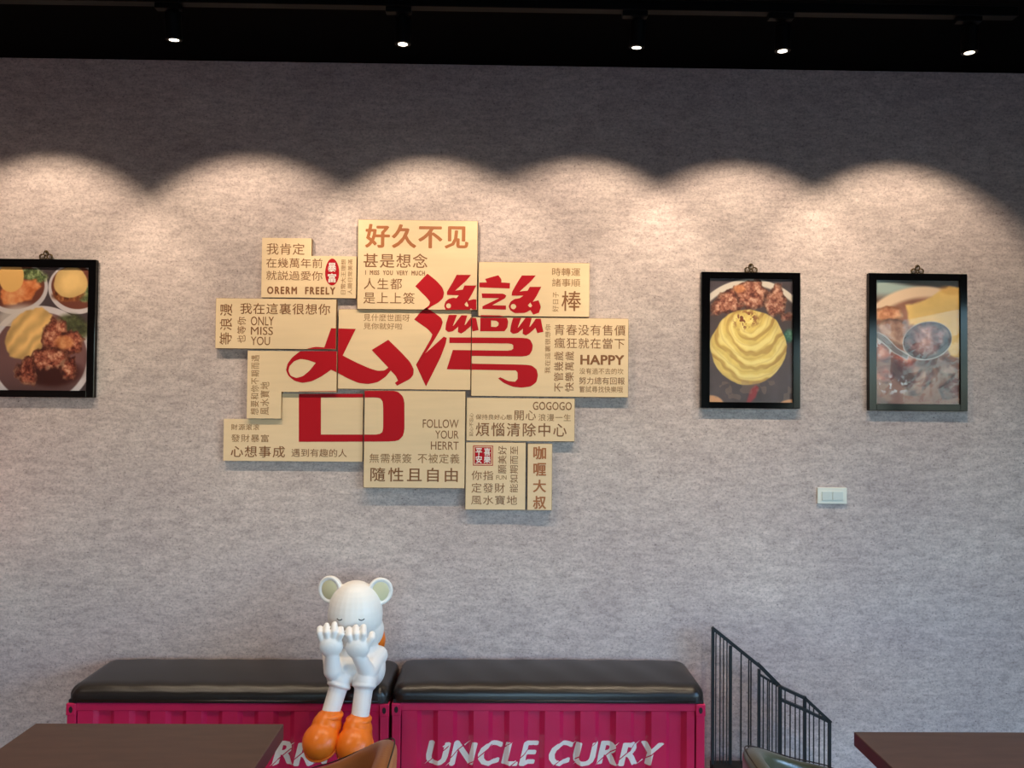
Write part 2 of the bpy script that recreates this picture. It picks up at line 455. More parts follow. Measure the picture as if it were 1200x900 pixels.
def board(label, rects, front, texts=(), group='lettered boards of the wall sign'):
    """rects: picture rectangles that together make the board's outline; front: how far its face stands off the wall"""
    Y = WY - front
    r0 = rects[0]
    x0, x1, z0, z1 = wrect(r0, Y)
    t = root('wall_board', label, 'sign board', ((x0 + x1) / 2, WY, z0), group)
    rr = [wrect(r, Y) for r in rects]
    if len(rr) == 1: outline = [(x0, z0), (x1, z0), (x1, z1), (x0, z1)]
    else:
        # L outline of a tall and a long rectangle sharing an edge
        xs = sorted({round(v, 5) for r in rr for v in r[:2]}); zs = sorted({round(v, 5) for r in rr for v in r[2:]})
        outline = None
    b = bmesh.new()
    if outline is None:
        # join the two by building a vertex grid and dropping the inner faces
        xs = [min(r[0] for r in rr)] + sorted(v for r in rr for v in r[:2])[1:-1] + [max(r[1] for r in rr)]
        zs = sorted({v for r in rr for v in r[2:]}); xs = sorted(set(xs))
        def merge_close(a):
            o = [a[0]]
            for v in a[1:]:
                if v - o[-1] > .006: o.append(v)
            return o
        xs = merge_close(xs); zs = merge_close(zs)
        cells = {}
        for i in range(len(xs) - 1):
            for j in range(len(zs) - 1):
                cx, cz = (xs[i] + xs[i + 1]) / 2, (zs[j] + zs[j + 1]) / 2
                if any(r[0] < cx < r[1] and r[2] < cz < r[3] for r in rr): cells[(i, j)] = 1
        vv = {}
        def V(i, j, s):
            k = (i, j, s)
            if k not in vv: vv[k] = b.verts.new((xs[i], Y if s == 0 else WY, zs[j]))
            return vv[k]
        for (i, j) in cells:
            b.faces.new((V(i, j, 0), V(i + 1, j, 0), V(i + 1, j + 1, 0), V(i, j + 1, 0)))
            b.faces.new((V(i, j, 1), V(i, j + 1, 1), V(i + 1, j + 1, 1), V(i + 1, j, 1)))
            for di, dj, (p, q) in ((-1, 0, ((0, 0), (0, 1))), (1, 0, ((1, 1), (1, 0))), (0, -1, ((1, 0), (0, 0))), (0, 1, ((0, 1), (1, 1)))):
                if (i + di, j + dj) not in cells:
                    b.faces.new((V(i + p[0], j + p[1], 0), V(i + q[0], j + q[1], 0), V(i + q[0], j + q[1], 1), V(i + p[0], j + p[1], 1)))
        fixn(b)
    else:
        box(b, x0, x1, Y, WY, z0, z1, .0012, 1)
    me = tomesh(b); me.materials.append(M['board']); me.materials.append(M['board_edge'])
    for p in me.polygons: p.material_index = 0 if abs(p.normal.y) > .9 else 1
    link('panel', me, None, t)
    # red print that falls on this board
    g = bmesh.new(); any_ = False
    for loops in GL:
        for r in rects:
            pb = clip(poly_mesh(loops), r)
            if pb.faces: any_ = True
            merge(g, pb)
    if any_:
        for v in g.verts: v.co = pt(v.co.x, v.co.y, Y - .0006)
        for v in g.verts:
            v.co.x = min(max(v.co.x, min(r[0] for r in rr) + .0005), max(r[1] for r in rr) - .0005)
        link('red_character_stroke', tomesh(g), M['red'], t)
    else: g.free()
    for tx in texts:
        tx(t, Y)
    return t

def T(body, r, mt='ink', bold=0.0, rot=False, spacing=1.0):
    return lambda t, Y: lettering(t, Y, body, r, M[mt], bold, rot, spacing=spacing)

def seal(shape, r, body_rects):
    def f(t, Y):
        x0, x1, z0, z1 = wrect(r, Y)
        b = bmesh.new()
        if shape == 'oval':
            n = 32; cx, cz = (x0 + x1) / 2, (z0 + z1) / 2
            b.faces.new([b.verts.new((cx + (x1 - x0) / 2 * math.cos(2 * math.pi * k / n) * (1 - .06 * math.sin(2 * math.pi * k / n)), Y - .0006, cz + (z1 - z0) / 2 * math.sin(2 * math.pi * k / n))) for k in range(n)][::1])
        else:
            # outlined square: thin border and inner field
            def ring(a, c):
                o = [(x0 + a, z0 + a), (x1 - a, z0 + a), (x1 - a, z1 - a), (x0 + a, z1 - a)]
                i_ = [(x0 + c, z0 + c), (x1 - c, z0 + c), (x1 - c, z1 - c), (x0 + c, z1 - c)]
                A = [b.verts.new((p[0], Y - .0006, p[1])) for p in o]; B = [b.verts.new((p[0], Y - .0006, p[1])) for p in i_]
                for k in range(4): b.faces.new((A[k], A[(k + 1) % 4], B[(k + 1) % 4], B[k]))
            ring(0, .003)
            a = .007
            b.faces.new([b.verts.new(p) for p in ((x0 + a, Y - .0006, z0 + a), (x1 - a, Y - .0006, z0 + a), (x1 - a, Y - .0006, z1 - a), (x0 + a, Y - .0006, z1 - a))])
        s = link('red_seal', tomesh(b), M['red'], t)
        for body, rr in body_rects:
            me, uv = text_mesh(body, .02)
            x, X, z, Zt = wrect(rr, Y)
            place_text(me, uv, x, X, z, Zt, Y - .0012)
            link('seal_character', me, M['white_print'], s)
    return f

board('largest top board of the wall sign, bold copper first line with four big characters', [(419, 258, 559.5, 363)], .030, [
    T('好久不见', (428, 263, 549, 291), 'ink_strong', .028, spacing=1.12), T('甚是想念', (426, 297, 501, 314), 'ink', .006, spacing=1.1),
    T('I  MISS  YOU  VERY  MUCH', (428, 317, 498, 322.5), 'ink', .03, spacing=1.2), T('人生都', (426.5, 326, 471, 339), 'ink', spacing=1.15), T('是上上簽', (426, 342.5, 486, 356), 'ink', spacing=1.1)])
board('stepped upper left board with a red oval seal and bold ORERM FREELY', [(307, 299.5, 417.5, 349), (307, 279, 365, 299.5)], .022, [
    T('我肯定', (312.5, 285, 357, 298.5)), T('在幾萬年前', (312, 302.5, 378, 314)), T('就説過愛你', (312, 317.5, 378, 328.5)),
    T('ORERM  FREELY', (313, 336, 393, 345), 'ink', .042, spacing=1.28), 
    T('日常大王理想', (399.5, 304, 405.2, 345), 'ink_pale', 0, True), T('人間日常美滿', (407.5, 304, 413, 345), 'ink_pale', 0, True),
    seal('oval', (381, 303, 397.5, 334.5), [('暴', (384.2, 308, 394.2, 318.6)), ('富', (384.2, 320.4, 394, 331.2))])])
board('long board at left under the ORERM FREELY board, reading ONLY MISS YOU', [(252.5, 350, 394, 409)], .026, [
    T('我在這裏很想你', (281.5, 355.5, 387, 368.5), 'ink', .004, spacing=1.08), T('等浪漫', (257.5, 356, 272, 404), 'ink', .004, True, spacing=1.15),
    T('也等你', (278, 371.5, 288, 402), 'ink', 0, True, spacing=1.1),
    T('ONLY', (294, 371, 321, 381.5), 'ink', .002), T('MISS', (294, 383, 320, 392.5), 'ink', .002), T('YOU', (294, 394.5, 316.5, 404.5), 'ink', .002)])
board('central board crossed by red strokes of both large characters, two small lines at top', [(396, 363, 552, 456.5)], .019, [
    T('見什麽世面呀', (426, 368, 480, 376.5), 'ink_pale'), T('見你就好啦', (426, 378.5, 471.5, 386), 'ink_pale')])
board('upper right board with one big character beside small words and red strokes', [(560.5, 307.5, 691, 371)], .027, [
    T('時轉運', (647, 314, 680, 323.5), 'ink_pale'), T('諸事順', (647, 326.5, 680, 336), 'ink_pale'),
    T('好日子', (647.5, 342, 654.5, 365.5), 'ink_pale', 0, True, spacing=1.1), T('棒', (658, 341, 681, 364.5), 'ink', .006)])
board('wide right hand board reading HAPPY with the curl of the red character', [(552.5, 372.5, 736.5, 465)], .024, [
    T('我在這裏很想你', (638.5, 380, 645, 437.5), 'ink_pale', 0, True, spacing=1.1), T('青春没有售價', (649.5, 380.5, 733, 393), 'ink', 0, spacing=1.08),
    T('瘋狂就在當下', (649.5, 396, 732, 408.5), 'ink', 0, spacing=1.08), T('HAPPY', (680, 416, 731.5, 427.5), 'ink', .03, spacing=1.05),
    T('没有過不去的坎', (679, 431.5, 730.5, 438.5), 'ink_pale'), T('努力總有回報', (678.5, 442, 732, 450.5), 'ink'),
    T('嘗試尋找快樂哦', (679, 452.5, 730, 460), 'ink_pale'),
    T('不管幾歲', (649, 412, 660, 459), 'ink', 0, True, spacing=1.12), T('快樂萬歲', (662, 412, 672.5, 459), 'ink', 0, True, spacing=1.12)])
board('stepped left board holding the looped end of the red stroke, small sideways words', [(290, 411.5, 394.5, 459), (290, 459, 329.5, 490.5)], .030, [
    T('想要和你不期而遇', (294, 416, 303.5, 486), 'ink_pale', 0, True, spacing=1.15), T('風水寶地', (305, 447.5, 315.5, 486), 'ink_pale', 0, True, spacing=1.1)])
board('stepped bottom left board under the looped stroke with left half of the red box', [(262, 491.5, 425.5, 540.5), (330.5, 461.5, 425.5, 491.5)], .018, [
    T('財源滚滚', (271, 497, 304, 504), 'ink_pale', spacing=1.1), T('發財暴富', (271, 509, 315, 518), 'ink_pale', spacing=1.1),
    T('心想事成', (270.5, 522.5, 334, 536), 'ink', .006, spacing=1.12), T('遇到有趣的人', (341.5, 526, 406.5, 535.5), 'ink')])
board('board at bottom centre reading FOLLOW YOUR HERRT with right half of the red box', [(426.5, 458, 545, 572)], .030, [
    T('FOLLOW', (495.5, 491.5, 537.5, 501.5), 'ink'), T('YOUR', (510, 504.5, 537.5, 514), 'ink'), T('HERRT', (505, 517.5, 537.5, 527), 'ink'),
    T('無需標簽', (433, 531.5, 482.5, 542.5), 'ink_pale', 0, spacing=1.08), T('不被定義', (489.5, 531.5, 538.5, 543), 'ink_pale', 0, spacing=1.08),
    T('隨性且自由', (434, 548, 536.5, 564.5), 'ink', .008, spacing=1.25)])
board('board at lower right reading GOGOGO above a line of six larger characters', [(546.5, 466.5, 673.5, 517)], .022, [
    T('GOGOGO', (624.5, 471, 670, 480.5), 'ink', .004), T('保持良好心態', (557.5, 485.5, 600, 491.8), 'ink_pale'), T('開心', (603, 481, 628, 492.5), 'ink', 0, spacing=1.1),
    T('浪漫一生', (631, 485, 669, 493.5), 'ink_pale', 0, spacing=1.1), T('煩惱清除中心', (557.5, 495.5, 664, 511.5), 'ink', .006, spacing=1.15),
    T('記心不忘心', (550, 484, 554.5, 511), 'ink_pale', 0, True)])
board('small bottom board with a square red seal and three rows of words', [(545.5, 518.5, 616, 597.5)], .024, [
    seal('square', (554.3, 522.2, 577.8, 545.6), [('平\n安', (557.3, 525, 565, 543)), ('喜\n樂', (567, 525, 575, 543))]),
    T('你指', (552.5, 551.5, 578, 562.5), 'ink', 0, spacing=1.1), T('FUN', (581.5, 557, 593.5, 562), 'ink_pale'), T('願美好', (583.5, 522.5, 593.5, 555), 'ink', 0, True, spacing=1.05),
    T('能如期而至', (597.5, 523, 607, 577), 'ink', 0, True, spacing=1.05), T('定發財', (552.5, 566, 591.5, 577.5), 'ink', 0, spacing=1.1),
    T('風水寶地', (552, 580.5, 606, 591.5), 'ink', 0, spacing=1.1)])
board('narrow bottom board at far right with four bold characters in a column', [(618, 520, 647, 598)], .026, [
    T('咖', (625, 523, 640, 538.5), 'ink_strong', .022), T('喱', (625, 542.5, 640, 558), 'ink_strong', .022),
    T('大', (624.5, 562, 640, 577), 'ink_strong', .022), T('叔', (624.5, 581, 640, 596.5), 'ink_strong', .022)])

# ------------------------------------------------------------------ framed food photographs
def vnoise(x, y, seed, octaves=4, scale=8.0):
    rng = np.random.RandomState(seed); out = np.zeros_like(x); amp = 1.0; tot = 0
    for o in range(octaves):
        g = rng.rand(64, 64); s = scale * 2 ** o
        fx = (x * s) % 63; fy = (y * s) % 63
        ix = fx.astype(int); iy = fy.astype(int); tx = fx - ix; ty = fy - iy
        tx = tx * tx * (3 - 2 * tx); ty = ty * ty * (3 - 2 * ty)
        ix1 = (ix + 1) % 64; iy1 = (iy + 1) % 64
        v = g[iy, ix] * (1 - tx) * (1 - ty) + g[iy, ix1] * tx * (1 - ty) + g[iy1, ix] * (1 - tx) * ty + g[iy1, ix1] * tx * ty
        out += v * amp; tot += amp; amp *= .55
    return out / tot

def sm(a, b, x):
    t = np.clip((x - a) / (b - a), 0, 1); return t * t * (3 - 2 * t)

class Print:
    """paints the flat print as a colour function over u (0-1 across) and v (0-h down)"""
    def __init__(s, nx, ny, h, base):
        s.u, s.v = np.meshgrid(np.linspace(0, 1, nx), np.linspace(0, h, ny))
        s.c = np.ones(s.u.shape + (3,)) * np.array(base, float)
    def put(s, mask, col):
        col = np.array(col, float)
        if col.ndim == 1: col = np.ones_like(s.c) * col
        s.c = s.c * (1 - mask[..., None]) + col * mask[..., None]
    def ell(s, cx, cy, rx, ry, ang=0, soft=.03, wob=0, seed=1, ws=4):
        a = math.radians(ang); x = s.u - cx; y = s.v - cy
        X = (x * math.cos(a) + y * math.sin(a)) / rx; Yv = (-x * math.sin(a) + y * math.cos(a)) / ry
        d = np.sqrt(X * X + Yv * Yv)
        if wob: d = d + wob * (vnoise(s.u + 3, s.v + 5, seed, 3, ws) - .5)
        return 1 - sm(1 - soft, 1 + soft, d), d, X, Yv
    def poly(s, pts, soft=.012, wob=0, seed=1, ws=8):
        inside = np.zeros(s.u.shape, bool); dist = np.full(s.u.shape, 9.0)
        x = s.u + (wob * (vnoise(s.u, s.v, seed, 3, ws) - .5) if wob else 0); y = s.v + (wob * (vnoise(s.u + 2, s.v, seed + 1, 3, ws) - .5) if wob else 0)
        n = len(pts)
        for i in range(n):
            (ax, ay), (bx_, by) = pts[i], pts[(i + 1) % n]
            cond = ((ay > y) != (by > y)) & (x < (bx_ - ax) * (y - ay) / (by - ay + 1e-12) + ax)
            inside ^= cond
            t = np.clip(((x - ax) * (bx_ - ax) + (y - ay) * (by - ay)) / ((bx_ - ax) ** 2 + (by - ay) ** 2 + 1e-12), 0, 1)
            dist = np.minimum(dist, np.hypot(x - ax - t * (bx_ - ax), y - ay - t * (by - ay)))
        sd = np.where(inside, dist, -dist)
        return sm(-soft, soft, sd), sd
    def fried(s, mask, seed, dark=(70, 26, 18), mid=(150, 76, 48), light=(216, 150, 108), sc=14):
        n = vnoise(s.u, s.v, seed, 4, sc); n2 = vnoise(s.u + 1.3, s.v + .7, seed + 9, 3, sc * 2.2)
        k = np.clip((n * .6 + n2 * .4 - .3) / .4, 0, 1)[..., None]
        a = np.array(dark) * (1 - np.clip(k * 2, 0, 1)) + np.array(mid) * np.clip(k * 2, 0, 1)
        col = a * (1 - np.clip(k * 2 - 1, 0, 1)) + np.array(light) * np.clip(k * 2 - 1, 0, 1)
        s.put(mask, col)
    def mesh(s, x0, x1, z0, z1, Y):
        ny, nx = s.u.shape
        X, Zv = np.meshgrid(np.linspace(x0, x1, nx), np.linspace(z1, z0, ny))
        co = np.stack([X, np.full_like(X, Y), Zv], -1).reshape(-1, 3)
        i = (np.arange(ny - 1)[:, None] * nx + np.arange(nx - 1)[None]).ravel()
        faces = np.stack([i, i + nx, i + nx + 1, i + 1], 1)
        me = bpy.data.meshes.new('print')
        me.vertices.add(len(co)); me.vertices.foreach_set('co', co.ravel())
        me.loops.add(faces.size); me.loops.foreach_set('vertex_index', faces.ravel())
        me.polygons.add(len(faces)); me.polygons.foreach_set('loop_start', np.arange(len(faces)) * 4); me.polygons.foreach_set('loop_total', np.full(len(faces), 4))
        me.update()
        c = np.clip(s.c, 0, 255) / 255
        l = np.where(c <= .04045, c / 12.92, ((c + .055) / 1.055) ** 2.4).reshape(-1, 3)
        at = me.color_attributes.new('print', 'FLOAT_COLOR', 'POINT')
        at.data.foreach_set('color', np.concatenate([l, np.ones((len(l), 1))], 1).ravel())
        return me

def spiral_cream(p, cx, cy, rx, ry, seed, top, base=(232, 204, 116), light=(250, 234, 160), dark=(160, 118, 60)):
    m, d, X, Yv = p.ell(cx, cy, rx, ry, 0, .02, .10, seed, 5)
    tx, ty = top
    dx, dy = p.u - tx, p.v - ty
    r = np.hypot(dx, dy * .85); a = np.arctan2(dy, dx)
    w = vnoise(p.u, p.v, seed + 3, 3, 4)
    line = lambda f, n_, ph_, w_: sm(w_, 1, np.sin(a * n_ + r * f + (w - .5) * 7 + ph_) * .5 + .5)
    L1 = line(44, 4, 0, .70) * sm(.06, .22, r); L2 = line(96, 5, 1.2, .76) * .55; hi_ = line(44, 4, 2.4, .45)
    k = np.clip(.62 * L1 + .4 * L2 + .25 * sm(.72, 1.0, d) + .30 * np.clip(X, 0, 1) * L1, 0, 1)[..., None]
    col = np.array(base) * np.ones_like(p.c) * (.97 + .14 * (vnoise(p.u, p.v, seed + 5, 3, 10) - .5))[..., None]
    col = col * (1 - .6 * hi_[..., None]) + np.array(light) * .6 * hi_[..., None]
    col = col * (1 - .72 * k) + np.array(dark) * .72 * k
    p.put(m, col); return m

def print_chicken_bowl():
    """big bowl with yellow egg and fried chicken, two smaller bowls above (u 0..1, v 0..1.28)"""
    h = 1.28; p = Print(210, 268, h, (74, 62, 66))
    n = vnoise(p.u, p.v, 3, 3, 6); p.c *= (0.85 + .3 * n)[..., None]
    for (cx, cy, rx, ry, sd) in ((.22, .22, .34, .27, 1), (.86, .22, .30, .26, 2)):
        m, d, X, Yv = p.ell(cx, cy, rx, ry, -6 if sd == 1 else 12, .02); p.put(m, (206, 196, 200))
        m, d, X, Yv = p.ell(cx, cy - .015, rx * .89, ry * .86, -6 if sd == 1 else 12, .03); p.put(m, (112, 62, 50))
    m, _, _, _ = p.ell(.40, .08, .14, .07, 10, .2, .6, 4, 14); p.fried(m, 31, (50, 56, 36), (104, 120, 76), (180, 190, 140), 20)
    m, sd = p.poly([(.05, .26), (.18, .14), (.42, .12), (.50, .20), (.40, .34), (.22, .40), (.10, .38)], .02, .08, 5); p.fried(m, 12, (190, 96, 52), (222, 134, 84), (238, 170, 116), 8)
    m, d, X, Yv = p.ell(.16, .10, .13, .15, 0, .06, .3, 7); p.put(m, (236, 184, 112))
    m, d, X, Yv = p.ell(.96, .26, .10, .09, 0, .2, .5, 8, 14); p.fried(m, 33, (50, 56, 36), (104, 120, 80), (180, 190, 140), 22)
    m, d, X, Yv = p.ell(.78, .28, .16, .08, 0, .2, .4, 8, 10); p.fried(m, 35, (80, 40, 26), (140, 80, 48), (180, 120, 80), 20)
    m, d, X, Yv = p.ell(.80, .14, .18, .16, 0, .05, .35, 9); c = np.array((240, 198, 130)) * (1.0 - .12 * sm(.3, 1, d) + .1 * (vnoise(p.u, p.v, 71, 3, 8) - .5))[..., None]; p.put(m, c)
    # the big bowl
    m, d, X, Yv = p.ell(.49, .93, .565, .53, 0, .012); p.put(m, (212, 202, 206))
    m, d, X, Yv = p.ell(.49, .93, .50, .465, 0, .02); rim = np.array((120, 84, 84)) * (1 - .25 * sm(.0, .9, Yv))[..., None]; p.put(m, rim)
    m, d, X, Yv = p.ell(.30, .55, .3, .16, 0, .3); p.put(m * (Yv < .4) * .8, (222, 208, 200))
    m, d, X, Yv = p.ell(.82, .62, .18, .13, 20, .25, .5, 15); p.fried(m, 37, (50, 50, 36), (80, 84, 56), (120, 120, 84), 12)
    m, d, X, Yv = p.ell(.62, 1.10, .30, .12, 0, .3, .5, 25); p.put(m, (58, 22, 20))
    m, sd = p.poly([(.13, .68), (.20, .55), (.34, .44), (.50, .42), (.62, .50), (.64, .60), (.52, .78), (.46, .92), (.30, .96), (.16, .92), (.11, .80)], .012, .06, 17)
    k = (np.sin((p.u * .9 + p.v * .7) * 44 + 14 * vnoise(p.u, p.v, 18, 3, 3)) * .5 + .5)
    c = np.array((234, 186, 118)) * (.84 + .17 * k + .10 * sm(0, .12, sd) + .10 * (vnoise(p.u, p.v, 19, 3, 9) - .5))[..., None]; p.put(m, c)
    for i, pl in enumerate(([(.52, .62), (.62, .52), (.76, .56), (.80, .70), (.72, .84), (.56, .90), (.50, .78)],
               [(.70, .70), (.88, .64), (.96, .74), (.92, .88), (.80, .92), (.68, .84)],
               [(.40, .90), (.54, .82), (.74, .86), (.82, .98), (.66, 1.06), (.48, 1.08), (.38, 1.02)],
               [(.28, .96), (.42, .92), (.46, 1.06), (.44, 1.22), (.30, 1.22), (.22, 1.10)],
               [(.72, .98), (.86, .92), (.90, 1.06), (.84, 1.16), (.74, 1.16), (.70, 1.06)])):
        m, sd = p.poly(pl, .012, .07, 40 + i, 14)
        p.fried(m, 50 + i, (84, 32, 28), (160, 88, 68), (220, 160, 130), 19)
        p.c *= (1 - .35 * m * (1 - sm(0, .05, sd)))[..., None]
    m, _, _, _ = p.ell(.74, .78, .10, .07, 0, .3, .3, 66); p.fried(m * .8, 67, (150, 76, 48), (196, 120, 74), (226, 158, 104), 9)
    return p

def print_spiral_rice():
    h = 1.48; p = Print(210, 310, h, (70, 60, 66))
    n = vnoise(p.u, p.v, 4, 3, 4); p.c *= (0.85 + .3 * n)[..., None]
    m, d, X, Yv = p.ell(.5, .80, .78, .80, 0, .012); p.put(m, (214, 202, 190))
    m, d, X, Yv = p.ell(.5, .86, .74, .78, 0, .02); p.put(m, np.array((78, 64, 66)) * (.85 + .35 * vnoise(p.u, p.v, 14, 3, 5))[..., None])
    m, d, X, Yv = p.ell(0.02, 1.52, .16, .12, 0, .1); p.put(m, (206, 150, 108))
    m, d, X, Yv = p.ell(1.0, 1.52, .16, .08, 0, .1); p.put(m, (206, 150, 108))
    for i, pl in enumerate(([(.02, .34), (.14, .18), (.30, .10), (.44, .14), (.44, .34), (.26, .42), (.04, .44)],
               [(.28, .10), (.44, .01), (.60, .02), (.70, .14), (.66, .32), (.46, .40), (.34, .30)],
               [(.66, .22), (.80, .04), (.88, .06), (.92, .24), (.90, .42), (.76, .46), (.66, .36)], [(.86, .42), (1.0, .38), (1.0, .50), (.88, .50)])):
        m, sd = p.poly(pl, .012, .08, 80 + i, 12)
        p.fried(m, 90 + i, (92, 42, 34), (160, 100, 80), (216, 168, 144), 20)
        p.c *= (1 - .35 * m * (1 - sm(0, .05, sd)))[..., None]
    m, _, _, _ = p.ell(.36, .12, .07, .05, 0, .3); p.put(m * .7, (222, 146, 96))
    m, _, _, _ = p.ell(.96, .68, .07, .08, 0, .3, .4, 5); p.fried(m, 11, (24, 50, 44), (50, 92, 76), (110, 150, 130), 10)
    spiral_cream(p, .47, .82, .455, .46, 21, (.44, .50))
    m, _, _, _ = p.ell(.44, .48, .13, .10, 0, .5, .8, 23, 10)
    n = vnoise(p.u, p.v, 25, 3, 26); p.put(m * sm(.5, .6, n), (122, 66, 40))
    m, sd = p.poly([(.50, 1.32), (.56, 1.27), (.60, 1.30), (.56, 1.42), (.50, 1.48), (.45, 1.48)], .015); p.put(m, (140, 46, 52))
    m = sm(.60, .63, vnoise(p.u, p.v, 28, 2, 12)) * sm(1.2, 1.24, p.v); p.put(m * .35, (150, 120, 100))
    return p

def print_spoon_stew():
    h = 1.46; p = Print(210, 306, h, (112, 78, 70))
    p.c *= (0.8 + .35 * vnoise(p.u, p.v, 6, 3, 5))[..., None]
    m, d, X, Yv = p.ell(.1, .04, .5, .16, 0, .5); p.put(m, (162, 176, 172))
    m, d, X, Yv = p.ell(.7, .03, .5, .05, 3, .5); p.put(m, (62, 56, 58))
    m, d, X, Yv = p.ell(.55, .75, .80, .68, -8, .03); p.put(m, (226, 196, 168))
    m, d, X, Yv = p.ell(.60, .86, .80, .66, -8, .05); p.put(m, np.array((148, 104, 86)) * (.8 + .4 * vnoise(p.u, p.v, 44, 3, 5))[..., None])
    # rice, pale yellow
    m, sd = p.poly([(.36, .30), (.60, .22), (.80, .10), (.88, .06), (1.02, .08), (1.02, .92), (.88, .88), (.80, .60), (.40, .52)], .02, .05, 45)
    c = np.array((240, 200, 122)) * (.95 + .12 * (vnoise(p.u, p.v, 46, 3, 6) - .5))[..., None]; p.put(m, c)
    m, _, _, _ = p.ell(.88, .11, .12, .05, 10, .4, .4, 9); p.put(m * .5, (206, 154, 84))
    def chunk(pl, seed, dark, mid, light, sc=7):
        m, sd = p.poly(pl, .014, .05, seed); p.fried(m, seed + 3, dark, mid, light, sc)
        p.c *= (1 - .25 * m * (1 - sm(0, .05, sd)))[..., None]
    chunk([(0, .34), (.14, .30), (.30, .34), (.34, .44), (.18, .50), (0, .48)], 100, (170, 104, 70), (214, 154, 116), (236, 190, 156))
    chunk([(0, .52), (.16, .46), (.38, .48), (.42, .60), (.34, .80), (.16, .74), (.04, .62)], 103, (128, 92, 80), (172, 132, 112), (210, 176, 152))
    chunk([(0, .70), (.12, .76), (.22, .88), (.14, .98), (0, .94)], 106, (100, 44, 36), (160, 80, 60), (206, 150, 130))
    chunk([(.18, .90), (.28, .82), (.46, .92), (.48, 1.02), (.34, 1.10), (.24, 1.02)], 109, (150, 66, 48), (196, 104, 78), (232, 196, 184))
    chunk([(.0, 1.04), (.14, 1.02), (.24, 1.12), (.14, 1.22), (0, 1.20)], 112, (110, 50, 42), (160, 88, 70), (196, 130, 110))
    chunk([(.66, .90), (.80, .88), (.98, .98), (.96, 1.14), (.80, 1.12), (.70, 1.02)], 115, (100, 66, 58), (150, 108, 92), (198, 160, 140))
    chunk([(.38, 1.22), (.52, 1.04), (.68, 1.04), (.74, 1.14), (.62, 1.26), (.52, 1.38), (.36, 1.34)], 118, (96, 62, 60), (160, 116, 98), (222, 180, 150))
    chunk([(.76, 1.28), (.96, 1.10), (1.02, 1.14), (1.02, 1.36), (.80, 1.40)], 121, (92, 58, 54), (136, 94, 84), (186, 148, 132))
    m, _, _, _ = p.ell(.34, 1.12, .10, .22, -35, .4, .6, 61); p.put(m * .6, (62, 32, 32))
    m, _, _, _ = p.ell(.60, .98, .14, .05, 0, .5, .5, 62); p.put(m * .7, (74, 40, 36))
    m = sm(.56, .62, vnoise(p.u, p.v, 63, 3, 22)) * p.ell(.22, 1.24, .18, .12, 0, .5)[0]; p.put(m * .8, (214, 216, 220))
    m = sm(.56, .62, vnoise(p.u, p.v, 64, 3, 22)) * p.ell(.09, .78, .14, .12, 40, .5)[0]; p.put(m * .8, (206, 208, 212))
    # spoon
    m, sd = p.poly([(0, .60), (.12, .66), (.26, .80), (.40, .88), (.38, .94), (.22, .86), (.08, .74), (0, .68)], .01); p.put(m, (124, 112, 110)); p.put(m * (1 - sm(0, .014, sd)), (214, 208, 206))
    m, d, X, Yv = p.ell(.62, .71, .30, .225, -14, .015); p.put(m, (186, 176, 168)); 
    m, d, X, Yv = p.ell(.62, .708, .292, .216, -14, .02); p.put(m, (86, 56, 52))
    m, d, X, Yv = p.ell(.61, .70, .275, .195, -14, .04, .12, 66)
    p.fried(m, 131, (90, 54, 54), (150, 106, 102), (206, 166, 156), 7)
    p.c *= (1 - .3 * m * sm(.6, 1, d))[..., None]
    p.c = 136 + (p.c - 144) * 1.12
    return p

def picture(r, inner, pr, label, hook):
    Y0 = WY - .024
    x0, x1, z0, z1 = wrect(r, Y0)
    t = root('framed_picture', label, 'picture', ((x0 + x1) / 2, WY, z0), 'framed food photographs')
    ix0, ix1, iz0, iz1 = wrect(inner, Y0)
    b = bmesh.new()
    box(b, x0, ix0, Y0, WY, z0, z1, .0015, 1); box(b, ix1, x1, Y0, WY, z0, z1, .0015, 1)
    box(b, ix0 - .001, ix1 + .001, Y0, WY, z0, iz0, .0015, 1); box(b, ix0 - .001, ix1 + .001, Y0, WY, iz1, z1, .0015, 1)
    link('frame', tomesh(b), M['frame'], t)
    part_box('backing_board', M['board_edge'], t, ix0, ix1, WY - .012, WY - .002, iz0, iz1)
    link('photo_print', pr.mesh(ix0, ix1, iz0, iz1, WY - .0135), photo_mat('food_photo_print'), t)
    part_box('glass_pane', M['pane'], t, ix0, ix1, WY - .019, WY - .0175, iz0, iz1)
    # scrolled hanger above the frame
    c = pt(hook[0], hook[1], WY - .01); zt = z1
    b = bmesh.new()
    def loop(cx, cz, rx, rz, y=WY - .011):
        tube(b, [(cx + rx * math.cos(a), y, cz + rz * math.sin(a)) for a in [2 * math.pi * k / 14 for k in range(14)]], .0022, 6, True)
    loop(c.x, zt + .026, .009, .011); loop(c.x - .016, zt + .012, .0105, .010); loop(c.x + .016, zt + .012, .0105, .010); loop(c.x, zt + .010, .006, .007, WY - .013)
    tube(b, [(c.x - .026, WY - .011, zt), (c.x - .020, WY - .011, zt + .018), (c.x - .008, WY - .011, zt + .024)], .0018, 6)
    tube(b, [(c.x + .026, WY - .011, zt), (c.x + .020, WY - .011, zt + .018), (c.x + .008, WY - .011, zt + .024)], .0018, 6)
    tube(b, [(c.x, WY, zt + .03), (c.x, WY - .016, zt + .032)], .004, 8)
    link('hanger', tomesh(b), M['bronze'], t, smooth=True)
    return t
picture((-16, 303.5, 111, 465.5), (-8, 313, 102, 457.5), print_chicken_bowl(), 'black framed photo of fried chicken and egg bowls, leftmost on the wall', (54, 303))
picture((822, 319, 938, 478.5), (832, 326.5, 929.5, 471.5), print_spiral_rice(), 'black framed photo of a yellow swirled egg mound topped by fried chicken', (880, 319))
